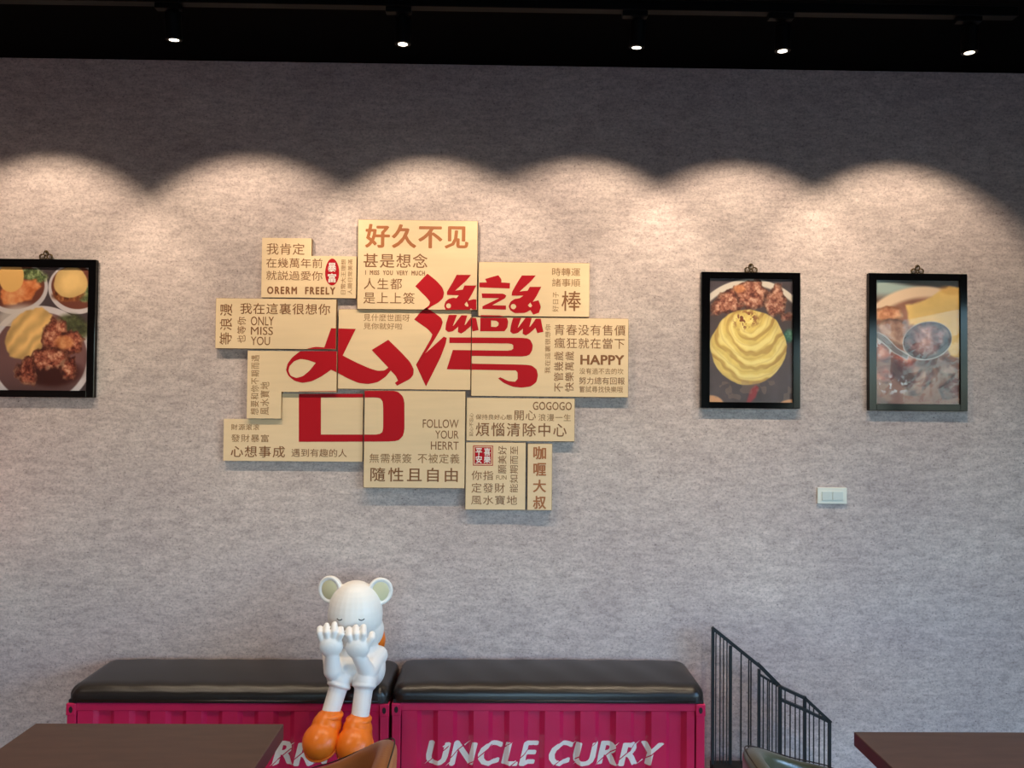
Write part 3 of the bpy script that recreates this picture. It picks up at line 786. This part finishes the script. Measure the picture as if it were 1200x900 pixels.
picture((1018.5, 320.5, 1134, 481.5), (1027.5, 328.5, 1125.5, 473.5), print_spoon_stew(), 'black framed photo of a spoon lifting brown stew beside yellow rice', (1075, 320))

# ------------------------------------------------------------------ wall switch
x0, x1, z0, z1 = wrect((958, 571.5, 992.5, 590.5), WY - .008)
t = root('light_switch', 'white two-gang wall switch below the two right pictures', 'switch', ((x0 + x1) / 2, WY, z0))
part_box('cover_plate', M['switch'], t, x0, x1, WY - .009, WY, z0, z1, .002, 2)
bm = bmesh.new()
cx = (x0 + x1) / 2; hw = (x1 - x0) * .36; hh = (z1 - z0) * .27; cz = (z0 + z1) / 2
part_box('rocker', M['rocker'], t, cx - hw, cx - .0008, WY - .0125, WY - .006, cz - hh, cz + hh, .0015, 2)
part_box('rocker', M['rocker'], t, cx + .0008, cx + hw, WY - .0125, WY - .006, cz - hh, cz + hh, .0015, 2)
bm.free()

# ------------------------------------------------------------------ track lighting
YT = 2.70
zb = 2.915
tr = root('lighting_track', 'black ceiling track carrying the spotlights above the wall', 'lighting track', (0, YT, zb))
xe = pt(1190, 8, YT).x
part_box('rail', M['track'], tr, -2.6, xe, YT - .018, YT + .018, zb, zb + .034, .002, 1)
for x in (-2.2, -1.1, 0.0, 1.1):
    link('ceiling_hanger', tomesh(tube(bmesh.new(), [(x, YT, zb + .03), (x, YT, ZC)], .005)), M['track'], tr)

def spot(px, py, wx, label, tip):
    """px, py: lens; wx: where on the wall the pool of light is centred; tip: tilt of the housing to the wall"""
    lens = pt(px, py, YT + .015)
    ax = Vector((wx, WY, 1.80)) - lens
    # housing leans a little towards its target
    h = Vector((ax.x * tip, ax.y * tip, -1)).normalized()
    top = lens - h * .088
    t = root('track_spotlight', label, 'spotlight', (top.x, YT, zb), 'black track spotlights on the ceiling track')
    part_box('track_adapter', M['track'], t, top.x - .055, top.x + .03, YT - .014, YT + .014, zb - .018, zb, .002, 1)
    link('stem', tomesh(tube(bmesh.new(), [(top.x, YT, zb - .016), (top.x, YT, (zb + top.z) / 2), top - h * .004], .0055)), M['track'], t, smooth=True)
    b = bmesh.new()
    pr = [(-.004, .006), (-.002, .022), (.004, .0265), (.084, .0275), (.088, .0265), (.088, .0245), (.082, .0235)]
    tube(b, [top + h * s for s, _ in pr], [r for _, r in pr], 24)
    link('housing', tomesh(b), M['track'], t)
    b = bmesh.new(); tube(b, [lens - h * .006, lens - h * .001, lens + h * .0002], [.0215, .0212, .015], 20)
    link('lens', tomesh(b), M['lens'], t, smooth=True)
    l = bpy.data.lights.new('spot_beam', 'SPOT'); l.energy = SPOT_POWER; l.color = SPOT_COL
    l.spot_size = math.radians(88); l.spot_blend = .45; l.shadow_soft_size = .012
    o = bpy.data.objects.new('spot_beam', l); COL.objects.link(o)
    o.parent = t; o.location = lens + ax.normalized() * .02 - worldloc(t)
    o.rotation_euler = ax.to_track_quat('-Z', 'Y').to_euler()
    return t
def wall_x(px): return pt(px, 250, WY).x
for px, py, wpx, lab, tip in (
        (-52, 48, 55, 'track spotlight just beyond the left edge of the photo', .25),
        (204, 47, 300, 'leftmost track spotlight in view, glaring, leaning to the right', .22),
        (472, 52, 510, 'track spotlight above the top board of the wall sign, second from left', .06),
        (746, 56, 672, 'middle track spotlight in view, glaring, leaning to the left', .22),
        (917, 60, 862, 'track spotlight above the swirled egg picture', .06),
        (1136, 62, 1050, 'rightmost track spotlight near the end of the track', .06)):
    spot(px, py, wall_x(wpx), lab, tip)

# added unseen floor lamp, made up to warm the wall's left end
t = root('added_floor_lamp', 'added low brass lamp, out of view at left, warming the wall', 'lamp', (-2.75, 2.85, 0))
link('base', tomesh(tube(bmesh.new(), [(-2.75, 2.85, 0), (-2.75, 2.85, .02)], [.13, .12], 28)), M['shade'], t)
link('pole', tomesh(tube(bmesh.new(), [(-2.75, 2.85, .02), (-2.75, 2.85, .62)], .01, 12)), M['shade'], t)
link('bulb', tomesh(tube(bmesh.new(), [(-2.75, 2.85, .62), (-2.75, 2.85, .65), (-2.75, 2.85, .70), (-2.75, 2.85, .72)], [.015, .03, .03, .01], 16)), M['lens'], t, smooth=True)
b = bmesh.new(); tube(b, [(-2.75, 2.85, .58), (-2.75, 2.85, .80)], [.15, .09], 28, cap=False); link('added_lamp_shade', tomesh(b), M['shade'], t, smooth=True)
l = bpy.data.lights.new('added_lamp_glow', 'POINT'); l.energy = ADDED_LAMP_POWER; l.color = (1, .52, .38); l.shadow_soft_size = .03
o = bpy.data.objects.new('added_lamp_glow', l); COL.objects.link(o); o.parent = t; o.location = (0, 0, .77)

# added ceiling downlights, out of view, put in to brighten the lower wall
for i, (x, y) in enumerate([(-1.9, 1.2), (1.2, .9), (-1.8, -1.6), (1.3, -1.6)]):
    t = root('added_downlight', 'added unseen round downlight in the black ceiling, ' + ('over the left table', 'over the right table', 'left, behind the viewer', 'right, behind the viewer')[i], 'downlight', (x, y, ZC), 'added unseen ceiling downlights')
    b = bmesh.new(); tube(b, [(x, y, ZC - .006), (x, y, ZC)], [.062, .065], 28); link('trim_ring', tomesh(b), M['track'], t)
    b = bmesh.new(); tube(b, [(x, y, ZC - .009), (x, y, ZC - .004)], [.048, .05], 24); link('lens', tomesh(b), M['lens'], t)
    l = bpy.data.lights.new('added_downlight_beam', 'SPOT'); l.energy = ADDED_DOWN_POWER; l.color = (1, .84, .66); l.spot_size = math.radians(128); l.spot_blend = .5; l.shadow_soft_size = .05
    o = bpy.data.objects.new('added_downlight_beam', l); COL.objects.link(o); o.parent = t; o.location = (0, 0, -.02)

# ------------------------------------------------------------------ container benches
YF = WY - .343
def bench(px0, px1, text_px, label, group='container benches along the wall'):
    A = pt(px0, 822, YF); B = pt(px1, 826, YF)
    x0, x1 = A.x, B.x; zt = (A.z + B.z) / 2; yb = WY - .003
    t = root('container_bench', label, 'bench', ((x0 + x1) / 2, (YF + yb) / 2, 0), group)
    zr = zt - .030                                     # under the top rail
    # posts and rails
    for xa in (x0, x1 - .032):
        for ya in (YF, yb - .032):
            part_box('corner_post', M['magenta'], t, xa, xa + .032, ya, ya + .032, .035, zt - .003, .002, 1)
    part_box('top_rail', M['magenta'], t, x0 + .03, x1 - .03, YF + .002, YF + .03, zr, zt - .002, .002, 1)
    part_box('bottom_rail', M['magenta'], t, x0 + .03, x1 - .03, YF + .002, YF + .03, .035, .075, .002, 1)
    for xa in (x0, x1 - .03):
        part_box('top_rail', M['magenta'], t, xa, xa + .03, YF + .03, yb - .03, zr, zt - .002, .002, 1)
        part_box('side_panel', M['magenta'], t, xa + .01, xa + .02, YF + .02, yb - .02, .05, zr + .005)
    part_box('back_panel', M['magenta'], t, x0 + .02, x1 - .02, yb - .02, yb - .01, .05, zr + .005)
    for xa in (x0 - .002, x1 - .034):                  # corner castings with an oval slot
        for za in (zt - .046, .0):
            c = part_box('corner_casting', M['magenta'], t, xa, xa + .036, YF - .004, YF + .036, za, za + .044, .003, 2)
            cx, cz = xa + .018, za + .022; b = bmesh.new()
            ring = [(cx + .007 * math.cos(a), YF - .0046, cz + (.012 if True else 0) * math.sin(a)) for a in [2 * math.pi * k / 16 for k in range(16)]]
            b.faces.new([b.verts.new(p) for p in ring]); link('slot', tomesh(b), M['slot'], c)
    # corrugated front sheet
    per = .1315; xs = x0 + .036; xe = x1 - .036; YO = YF + .006; YI = YF + .024
    prof = [(xs, YO)]; cuts = []
    x = x0 + .092
    while x + .085 < xe:
        for dx, yy in ((0, YO), (.015, YI), (.058, YI), (.077, YO)): prof.append((x + dx, yy)); cuts.append(x + dx)
        x += per
    prof.append((xe, YO))
    b = bmesh.new(); zl, zh = .07, zr + .004
    vs = [(b.verts.new((a, y, zl)), b.verts.new((a, y, zh))) for a, y in prof]
    for i in range(len(vs) - 1): b.faces.new((vs[i][0], vs[i + 1][0], vs[i + 1][1], vs[i][1]))
    sheet = link('corrugated_front', tomesh(b), M['magenta'], t)
    # slashed white capitals painted over the corrugation
    tx0, tx1, ty0, ty1 = text_px
    me, uv = text_mesh('UNCLE CURRY', .035, False, 1.08, 1.0, .22)
    P0 = pt(tx0, (ty0 + ty1) / 2, YF + .012); P1 = pt(tx1, (ty0 + ty1) / 2, YF + .012)
    zA = pt((tx0 + tx1) / 2, ty1, YF + .012).z; zB = pt((tx0 + tx1) / 2, ty0, YF + .012).z
    place_text(me, uv, P0.x, P1.x, zA, zB, 0)
    b = bmesh.new(); b.from_mesh(me); bpy.data.meshes.remove(me)
    for c in cuts:
        bmesh.ops.bisect_plane(b, geom=b.verts[:] + b.edges[:] + b.faces[:], plane_co=(c, 0, 0), plane_no=(1, 0, 0))
    # thin diagonal slashes cut out of each letter
    n = 11; W = (P1.x - P0.x); step = W / 11.2
    rng = random.Random(5)
    for k in range(n):
        if k == 5: continue
        cx = P0.x + step * (k + .55); cz = (zA + zB) / 2 + (.012 if k % 2 else -.006)
        d = Vector((.062, 0, .052)).normalized(); nn = Vector((-d.z, 0, d.x))
        for s in (-1, 1):
            bmesh.ops.bisect_plane(b, geom=b.verts[:] + b.edges[:] + b.faces[:], plane_co=Vector((cx, 0, cz)) + nn * s * .0018, plane_no=nn)
        kill = [f for f in b.faces if abs((f.calc_center_median() - Vector((cx, 0, cz))).dot(nn)) < .0018 and abs(f.calc_center_median().x - cx) < step * .55]
        bmesh.ops.delete(b, geom=kill, context='FACES')
    def py(x):
        for (a, ya), (c, yc) in zip(prof, prof[1:]):
            if a <= x <= c: return ya + (yc - ya) * (x - a) / max(c - a, 1e-9)
        return YO
    # the free ends of the slashes stick out past the letters as fine spikes
    for k in range(n):
        if k == 5: continue
        cx = P0.x + step * (k + .55)
        for sx, sz, L_ in ((.020, .026, .030), (-.026, -.024, .030)):
            a = Vector((cx + sx, 0, (zA + zB) / 2 + sz)); d = Vector((.062, 0, .052)).normalized() * (1 if sx > 0 else -1); nn = Vector((-d.z, 0, d.x))
            b.faces.new([b.verts.new(p) for p in (a - nn * .0022, a + nn * .0022, a + d * L_)])
    for c in cuts:
        bmesh.ops.bisect_plane(b, geom=b.verts[:] + b.edges[:] + b.faces[:], plane_co=(c, 0, 0), plane_no=(1, 0, 0))
    for v in b.verts: v.co.y = py(v.co.x) - .0008 + min(v.co.y, 0)
    link('lettering', tomesh(b), M['white_print'], sheet)
    part_box('seat_base', M['concrete_black'], t, x0 + .004, x1 - .004, YF + .004, yb, zt - .002, zt + .010)
    # cushion: plump box, round edges all over, slightly crowned
    zc0, zc1 = zt + .004, zt + .062
    b = bmesh.new(); NX, NY = 60, 24
    X0, X1, Y0, Y1 = x0 - .002, x1 + .002, YF - .006, WY - .004
    def cz_(u, v):
        ex = min(u - X0, X1 - u); ey = min(v - Y0, Y1 - v); R = .055
        def q(e): 
            e = min(max(e, 0), R) / R; return math.sqrt(max(0, 1 - (1 - e) ** 2.4)) 
        s = q(ex) * q(ey)
        return s
    def samp(a0, a1, n, R=.055):
        pts_ = []
        for i in range(9): pts_.append(a0 + R * (1 - math.cos(math.pi / 2 * i / 8)))
        for i in range(1, n): pts_.append(a0 + R + (a1 - a0 - 2 * R) * i / n)
        for i in range(9): pts_.append(a1 - R * (1 - math.cos(math.pi / 2 * (8 - i) / 8)))
        return pts_
    xs_ = samp(X0, X1, NX); ys_ = samp(Y0, Y1, NY)
    grid = []
    def rc(u, v):
        """round the plan corners"""
        R = .045; cx = min(max(u, X0 + R), X1 - R); cy = min(max(v, Y0 + R), Y1 - R)
        d = Vector((u - cx, v - cy)); mx = max(abs(d.x), abs(d.y))
        if d.length > 1e-9 and abs(d.x) > 1e-9 and abs(d.y) > 1e-9: d = d.normalized() * mx
        return cx + d.x, cy + d.y
    for u in xs_:
        row = []
        for v in ys_:
            s = cz_(u, v)
            crown = .010 * math.sin(math.pi * (u - X0) / (X1 - X0)) ** .5 * math.sin(math.pi * (v - Y0) / (Y1 - Y0)) if 0 < (u - X0) else 0
            a, c = rc(u, v)
            wr = .0012 * math.sin(u * 37 + v * 20) * s
            row.append(b.verts.new((a, c, zc0 + .020 + (zc1 - zc0 - .020) * s + crown * s + wr)))
        grid.append(row)
    for i in range(len(xs_) - 1):
        for j in range(len(ys_) - 1): b.faces.new((grid[i][j], grid[i + 1][j], grid[i + 1][j + 1], grid[i][j + 1]))
    bmesh.ops.remove_doubles(b, verts=b.verts[:], dist=1e-6)
    be = [e for e in b.edges if len(e.link_faces) == 1]
    r_ = bmesh.ops.extrude_edge_only(b, edges=be)
    for v in [g for g in r_['geom'] if isinstance(g, bmesh.types.BMVert)]: v.co.z = zc0
    fixn(b)
    link('seat_cushion', tomesh(b), M['leather'], t, smooth=True)
    # piping along the bottom seam
    b = bmesh.new()
    tube(b, [(X0 + .04, Y0 - .001, zc0 + .006), (X1 - .04, Y0 - .001, zc0 + .006)], .004, 8)
    link('piping', tomesh(b), M['leather'], t, smooth=True)
    return t, x0, x1, zt
bl = bench(78.5, 455.5, (119, 398, 869, 897), 'magenta shipping-container bench at left, white figurine seated on it')
br = bench(459.5, 826, (499, 778, 869, 897), 'magenta shipping-container bench at right, nothing on its black cushion')

# ------------------------------------------------------------------ stair railing
def railing():
    Y1, Y2 = WY - .10, WY - .19
    base = pt(835, 735, Y1)
    t = root('stair_railing', 'black metal stair railing stepping down to the right against the wall', 'railing', (base.x, WY - .14, 0))
    w = .0125
    def Pp(px, py, Y): return pt(px, py, Y)
    def post(px, py, Y, wd=w, name='post', bot=0.0):
        wd *= .78
        a = Pp(px, py, Y); link(name, tomesh(fixn(bar(bmesh.new(), (a.x, Y, bot), (a.x, Y, a.z), wd, wd))), M['rail'], t)
    def railb(a, b, Y, wd=w, name='handrail'):
        link(name, tomesh(fixn(bar(bmesh.new(), Pp(*a, Y), Pp(*b, Y), wd, .02))), M['rail'], t)
    # wall side flight
    post(835.5, 735, Y1, .014); post(856, 757, Y1, .014)
    railb((835, 736), (890, 780.5), Y1, .013); railb((888, 778), (914.5, 805), Y1, .015)
    railb((889.5, 790), (914, 805), Y1, .008, 'lower_rail')
    post(889.5, 784, Y2, .013); post(914, 804, Y2, .016)
    railb((914, 804.5), (943, 818), Y2, .011); railb((942, 817), (973, 846), Y2, .012)
    railb((914.5, 819.5), (943, 831.5), Y2, .011, 'lower_rail'); railb((943, 831.5), (972, 846), Y2, .010, 'lower_rail')
    post(943, 816, Y2, .014); post(972, 845, Y2, .014)
    for px, py in ((839, 741), (844, 744), (848, 748), (852, 751)): post(px, py, Y1, .005, 'baluster')
    for px, py in ((868.5, 765), (877.5, 772), (880, 774)): post(px, py, Y1, .006, 'baluster')
    for px, py in ((894.5, 793), (899.5, 796), (901.5, 797), (905, 799), (909.5, 802)): post(px, py, Y2, .005, 'baluster')
    for px, py in ((920, 807), (932, 812.5)): post(px, py, Y2, .005, 'baluster')
    for px, py in ((926, 824.5), (937, 829), (948.5, 823), (953.5, 828), (960, 834), (966, 841.5)): post(px, py, Y2, .005, 'baluster')
    a = Pp(834, 895, Y1); b_ = Pp(879, 895, Y1)
    part_box('base_plate', M['concrete_black'], t, a.x, b_.x, Y1 - .05, Y1 + .03, 0, a.z, .002, 1)
railing()

# ------------------------------------------------------------------ tables
def table(x0, x1, y0, y1, ztop, th, label):
    cx, cy = (x0 + x1) / 2, (y0 + y1) / 2
    t = root('dining_table', label, 'table', (cx, cy, 0), 'dark wood dining tables')
    b = box(bmesh.new(), x0, x1, y0, y1, ztop - th, ztop, .0015, 1)
    me = tomesh(b); me.materials.append(M['wood']); me.materials.append(M['wood_edge'])
    for p in me.polygons: p.material_index = 0 if p.normal.z > .7 else 1
    link('tabletop', me, None, t)
    b = bmesh.new(); box(b, cx - .2, cx + .2, cy - .03, cy + .03, ztop - th - .012, ztop - th, .002, 1); box(b, cx - .03, cx + .03, cy - .2, cy + .2, ztop - th - .012, ztop - th, .002, 1)
    link('support_plate', tomesh(b), M['rail'], t)
    link('column', tomesh(tube(bmesh.new(), [(cx, cy, .03), (cx, cy, ztop - th - .01)], .038, 20)), M['rail'], t, smooth=True)
    b = bmesh.new(); tube(b, [(cx, cy, 0), (cx, cy, .012), (cx, cy, .03)], [.23, .23, .06], 32); link('base', tomesh(b), M['rail'], t)
a = pt(42, 848, 2.13); b_ = pt(332.5, 848, 2.13)
zt_ = (a.z + b_.z) / 2
table(a.x, b_.x, 2.13 - .75, 2.13, zt_, .040, 'dark wood table at bottom left in front of the left bench')
a = pt(1000.5, 857.5, 2.09)
table(a.x, a.x + .72, 2.09 - .75, 2.09, a.z, .036, 'dark wood table at bottom right beyond the olive chair')

# ------------------------------------------------------------------ tub chairs
def tub_chair(peak, Y, face, material, label, hgt_drop, half=.235):
    """peak: picture point of the top of the back; face: -1 opens to the left, +1 to the right"""
    P = pt(peak[0], peak[1], Y + half * .38); P.x = pt(peak[0], peak[1], Y).x; xb = P.x; zt = P.z
    cx = xb + face * half
    t = root('tub_chair', label, 'chair', (cx, Y, 0), None)
    def shell(off, zadd=0.0, a0=-1.9, a1=1.9, n=44):
        pts_ = []
        for i in range(n + 1):
            s = a0 + (a1 - a0) * i / n
            # superellipse plan: back at s=0, arms reach forward at the ends
            r = half + off
            if abs(s) <= math.pi / 2:
                e = .62
                px_ = math.copysign(abs(math.cos(s)) ** e, math.cos(s)) * r; py_ = math.copysign(abs(math.sin(s)) ** e, math.sin(s)) * (r)
            else:
                px_ = -(abs(s) - math.pi / 2) * r * 1.0; py_ = math.copysign(r, s)
            k = min(1, abs(s) / 1.9)
            z = zt - hgt_drop * (k ** 1.6) * 1.0 + zadd
            pts_.append((cx - face * px_, Y + py_, z))
        return pts_
    out = shell(0); inn = shell(-.046)
    b = bmesh.new(); n = len(out); cols = []
    for i in range(n):
        xo, yo, z = out[i]; xi, yi, _ = inn[i]; zb_ = .40
        ring = []
        lean = .05
        def P_(x, y, zz):
            k = (zt - zz) / (zt - zb_)
            return b.verts.new((cx + (x - cx) * (1 - lean * k), Y + (y - Y) * (1 - lean * k), zz))
        for j in range(7): ring.append(P_(xo, yo, zb_ + (z - .022 - zb_) * j / 6))
        for a in (20, 45, 67, 90, 113, 135, 160):
            ca, sa = math.cos(math.radians(a)), math.sin(math.radians(a))
            mx, my = (xo + xi) / 2, (yo + yi) / 2
            ring.append(P_(mx + (xo - mx) * ca, my + (yo - my) * ca, z - .022 + .022 * sa))
        for j in range(7): ring.append(P_(xi, yi, z - .022 - (z - .022 - zb_) * j / 6))
        cols.append(ring)
    for i in range(n - 1):
        for j in range(len(cols[0]) - 1): b.faces.new((cols[i][j], cols[i + 1][j], cols[i + 1][j + 1], cols[i][j + 1]))
        b.faces.new((cols[i][-1], cols[i + 1][-1], cols[i + 1][0], cols[i][0]))
    b.faces.new(cols[0]); b.faces.new(cols[-1][::-1]); fixn(b)
    link('backrest', tomesh(b), material, t, smooth=True)
    b = bmesh.new(); sp = []
    for (x, y, z) in [((o[0] * .86 + i_[0] * .14), (o[1] * .86 + i_[1] * .14), o[2] - .0015) for o, i_ in zip(out, inn)]: sp.append((x, y, z))
    tube(b, sp, .0016, 6); link('seam', tomesh(b), M['stitch'], t)
    part_box('seat', material, t, cx - half + .035, cx + half + .0 - .035 if face < 0 else cx + half - .035, Y - half + .035, Y + half - .035, .37, .47, .025, 4)
    b = box(bmesh.new(), cx - .2, cx + .2, Y - .2, Y + .2, .345, .37, .004, 1); link('seat_frame', tomesh(b), M['rail'], t)
    for sx in (-1, 1):
        for sy in (-1, 1):
            b = tube(bmesh.new(), [(cx + sx * .15, Y + sy * .15, .35), (cx + sx * .21, Y + sy * .21, 0)], [.014, .009], 12)
            link('leg', tomesh(b), M['rail'], t, smooth=True)
    return t
tub_chair((462, 866), 1.78, -1, M['tan'], 'tan leather tub chair in front of the figurine by the left table', .17)
tub_chair((884, 879), 1.80, 1, M['olive'], 'glossy olive leather tub chair in front of the stair railing', .12)

# ------------------------------------------------------------------ bear figurine
def sph(bm, c, r, rot=None):
    t_ = bmesh.new(); bmesh.ops.create_uvsphere(t_, u_segments=28, v_segments=18, radius=1)
    R = rot or Matrix.Identity(3)
    for v in t_.verts: v.co = Vector(c) + R @ Vector((v.co.x * r[0], v.co.y * r[1], v.co.z * r[2]))
    merge(bm, t_)
def cap(bm, a, b_, ra, rb, n=9):
    a = Vector(a); b_ = Vector(b_)
    pts_ = [a.lerp(b_, i / n) for i in range(n + 1)]; rs = [ra + (rb - ra) * i / n for i in range(n + 1)]
    tube(bm, pts_, rs, 18); sph(bm, a, (ra,) * 3); sph(bm, b_, (rb,) * 3)
def remesh(bm, vox, smooth_it=6):
    me = tomesh(bm); o = bpy.data.objects.new('tmp', me); COL.objects.link(o)
    r = o.modifiers.new('r', 'REMESH'); r.mode = 'VOXEL'; r.voxel_size = vox
    s = o.modifiers.new('s', 'SMOOTH'); s.iterations = smooth_it; s.factor = .5
    dg = bpy.context.evaluated_depsgraph_get(); dg.update()
    out = bpy.data.meshes.new_from_object(o.evaluated_get(dg)); bpy.data.objects.remove(o); return out

def figurine():
    Yb = 3.03
    base = pt(415, 812, Yb)
    t = root('bear_figurine', 'white round-eared figurine in orange shoes seated on the left bench, hands to its face', 'figurine', (base.x, Yb, base.z))
    b = bmesh.new()
    hd = pt(416.5, 720, 3.03)
    sph(b, hd, (.101, .096, .125)); sph(b, hd + Vector((.0, .01, -.06)), (.105, .093, .085))
    # ears: thick dished discs
    for (px, py, s) in ((388.5, 690, -1), (445, 692, 1)):
        e = pt(px, py, 3.04)
        R = Matrix.Rotation(s * .30, 3, 'Z')
        sph(b, e, (.046, .020, .049), R)
        n = Vector((0, -1, 0)); n.rotate(R)
        t2 = bmesh.new()
        u = Vector((1, 0, 0)); u.rotate(R)
        ringp = [e + n * .012 + u * .041 * math.cos(a) + Vector((0, 0, .044 * math.sin(a))) for a in [2 * math.pi * k / 24 for k in range(24)]]
        tube(t2, ringp, .0075, 10, True); merge(b, t2)
    # torso: a pear sitting on the front edge of the cushion
    sph(b, pt(415, 768, 3.03), (.096, .090, .085)); sph(b, pt(415.5, 780, 3.005), (.114, .092, .068)); sph(b, pt(432, 784, 3.0), (.062, .070, .070))
    # thighs bulge out of the body, shins hang down in front of the bench
    for hip, ank, r_ in (((399, 793), (386.5, 838), .052), ((428, 793), (421.5, 842), .058)):
        H = pt(hip[0], hip[1] - 3, 2.985); K = pt(hip[0] - .5, hip[1] + 6, 2.915); A = pt(*ank, 2.875)
        cap(b, H, K, r_, r_ * .72)
        cap(b, K, A, .0335, .0315)
        d = (A - K).normalized(); u = d.orthogonal().normalized(); w_ = d.cross(u)
        t2 = bmesh.new(); tube(t2, [K + d * .012 + u * .036 * math.cos(a) + w_ * .036 * math.sin(a) for a in [2 * math.pi * k / 24 for k in range(24)]], .008, 8, True); merge(b, t2)
    # arms: upper arm down to the knee, forearm up to the face
    for sh, el, wr in (((389, 765, 3.02), (389.5, 786, 2.90), (389.5, 766, 2.895)), ((443, 768, 3.03), (431, 789, 2.92), (420.5, 769, 2.895))):
        S = pt(*sh); E_ = pt(*el); Wp = pt(*wr)
        cap(b, S, E_, .036, .030); cap(b, E_, Wp, .031, .025)
    # hands: palm, four fingers up, thumb off the side
    def hand(palm, tips, thumb, rot):
        Pm = pt(palm[0], palm[1], 2.89)
        sph(b, Pm, (.043, .026, .040))
        for i, (tx, ty) in enumerate(tips):
            k0 = pt(palm[0] + (tx - palm[0]) * .62, palm[1] - 5, 2.887); k1 = pt(tx - .0, (palm[1] - 5 + ty) / 2, 2.882); k2 = pt(tx, ty + 2.6, 2.902)
            cap(b, k0, k1, .0128, .0120, 4); cap(b, k1, k2, .0120, .0108, 5)
        T0 = pt(palm[0] + rot * 7, palm[1] + 2, 2.89); T1 = pt(thumb[0], thumb[1] + 7, 2.89); T2 = pt(thumb[0], thumb[1] + 2.5, 2.90)
        cap(b, T0, T1, .0140, .0130, 4); cap(b, T1, T2, .0130, .0120, 4)
    hand((388, 757), ((383, 730.5), (392, 729), (399.5, 734.5)), (375, 734.5), -1)
    hand((419.5, 759), ((409, 735), (417, 732.5), (426, 732)), (436, 741), 1)
    body = link('body', remesh(b, .0030, 5), M['white'], t, smooth=True)
    # ear linings
    for (px, py, s) in ((388.5, 690, -1), (445, 692, 1)):
        e = pt(px, py, 3.04); R = Matrix.Rotation(s * .30, 3, 'Z'); n = Vector((0, -1, 0)); n.rotate(R)
        q = bmesh.new(); sph(q, e + n * .0105, (.037, .010, .040), R); link('ear_lining', tomesh(q), M['cream'], t, smooth=True)
    # closed, downcast eyes drawn as plain short arcs
    for px in (398, 424):
        q = bmesh.new(); pts_ = []
        for k in range(7):
            u = (k / 6 - .5) * 2; c = pt(px + u * 3.2, 725 + (1 - u * u) * 1.6, 2.945)
            d = (c - CAM).normalized()
            # drop the arc onto the head
            o_ = (Vector((c.x, 0, c.z)) - Vector((hd.x, 0, hd.z)))
            f = 1 - (o_.x / .101) ** 2 - (o_.z / .125) ** 2
            pts_.append((c.x, hd.y - .0965 * math.sqrt(max(f, 0)), c.z))
        tube(q, pts_, .0018, 6); link('eye', tomesh(q), M['dark'], t)
    # shoes: cuff, bulbous toe, sole lip
    for (cu, toe, yy, ang) in (((387, 840), (375.5, 868), 2.90, -.25), ((420.5, 845), (415, 872), 2.90, -.08)):
        C = pt(cu[0], cu[1], 2.875); Tt = pt(toe[0], toe[1], 2.825)
        q = bmesh.new()
        cap(q, C + Vector((0, 0, -.004)), C.lerp(Tt, .45) + Vector((0, .012, 0)), .041, .052)
        R = Matrix.Rotation(ang, 3, 'Y') @ Matrix.Rotation(.55, 3, 'X')
        sph(q, Tt, (.063, .066, .054), R)
        cap(q, C.lerp(Tt, .3) + Vector((0, .03, -.02)), Tt + Vector((.01, .035, -.018)), .046, .050)
        sh = link('shoe', remesh(q, .004, 4), M['orange'], t, smooth=True)
        q = bmesh.new()   # rolled cuff
        tube(q, [C + Vector((.037 * math.cos(a), .037 * math.sin(a), .006)) for a in [2 * math.pi * k / 28 for k in range(28)]], .009, 10, True)
        link('cuff', tomesh(q), M['orange'], sh, smooth=True)
        q = bmesh.new()
        d1 = R @ Vector((1, 0, 0)); d2 = R @ Vector((0, 1, 0)); nn = R @ Vector((0, 0, 1))
        tube(q, [Tt - nn * .020 + d1 * .0615 * math.cos(a) + d2 * .0645 * math.sin(a) for a in [2 * math.pi * k / 36 for k in range(36)]], .0042, 8, True)
        link('sole_edge', tomesh(q), M['orange'], sh, smooth=True)
    # orange pack on its back
    c = pt(437, 750, 3.13)
    q = bmesh.new(); sph(q, c, (.048, .045, .062)); link('back_pack', tomesh(q), M['orange'], t, smooth=True)
figurine()
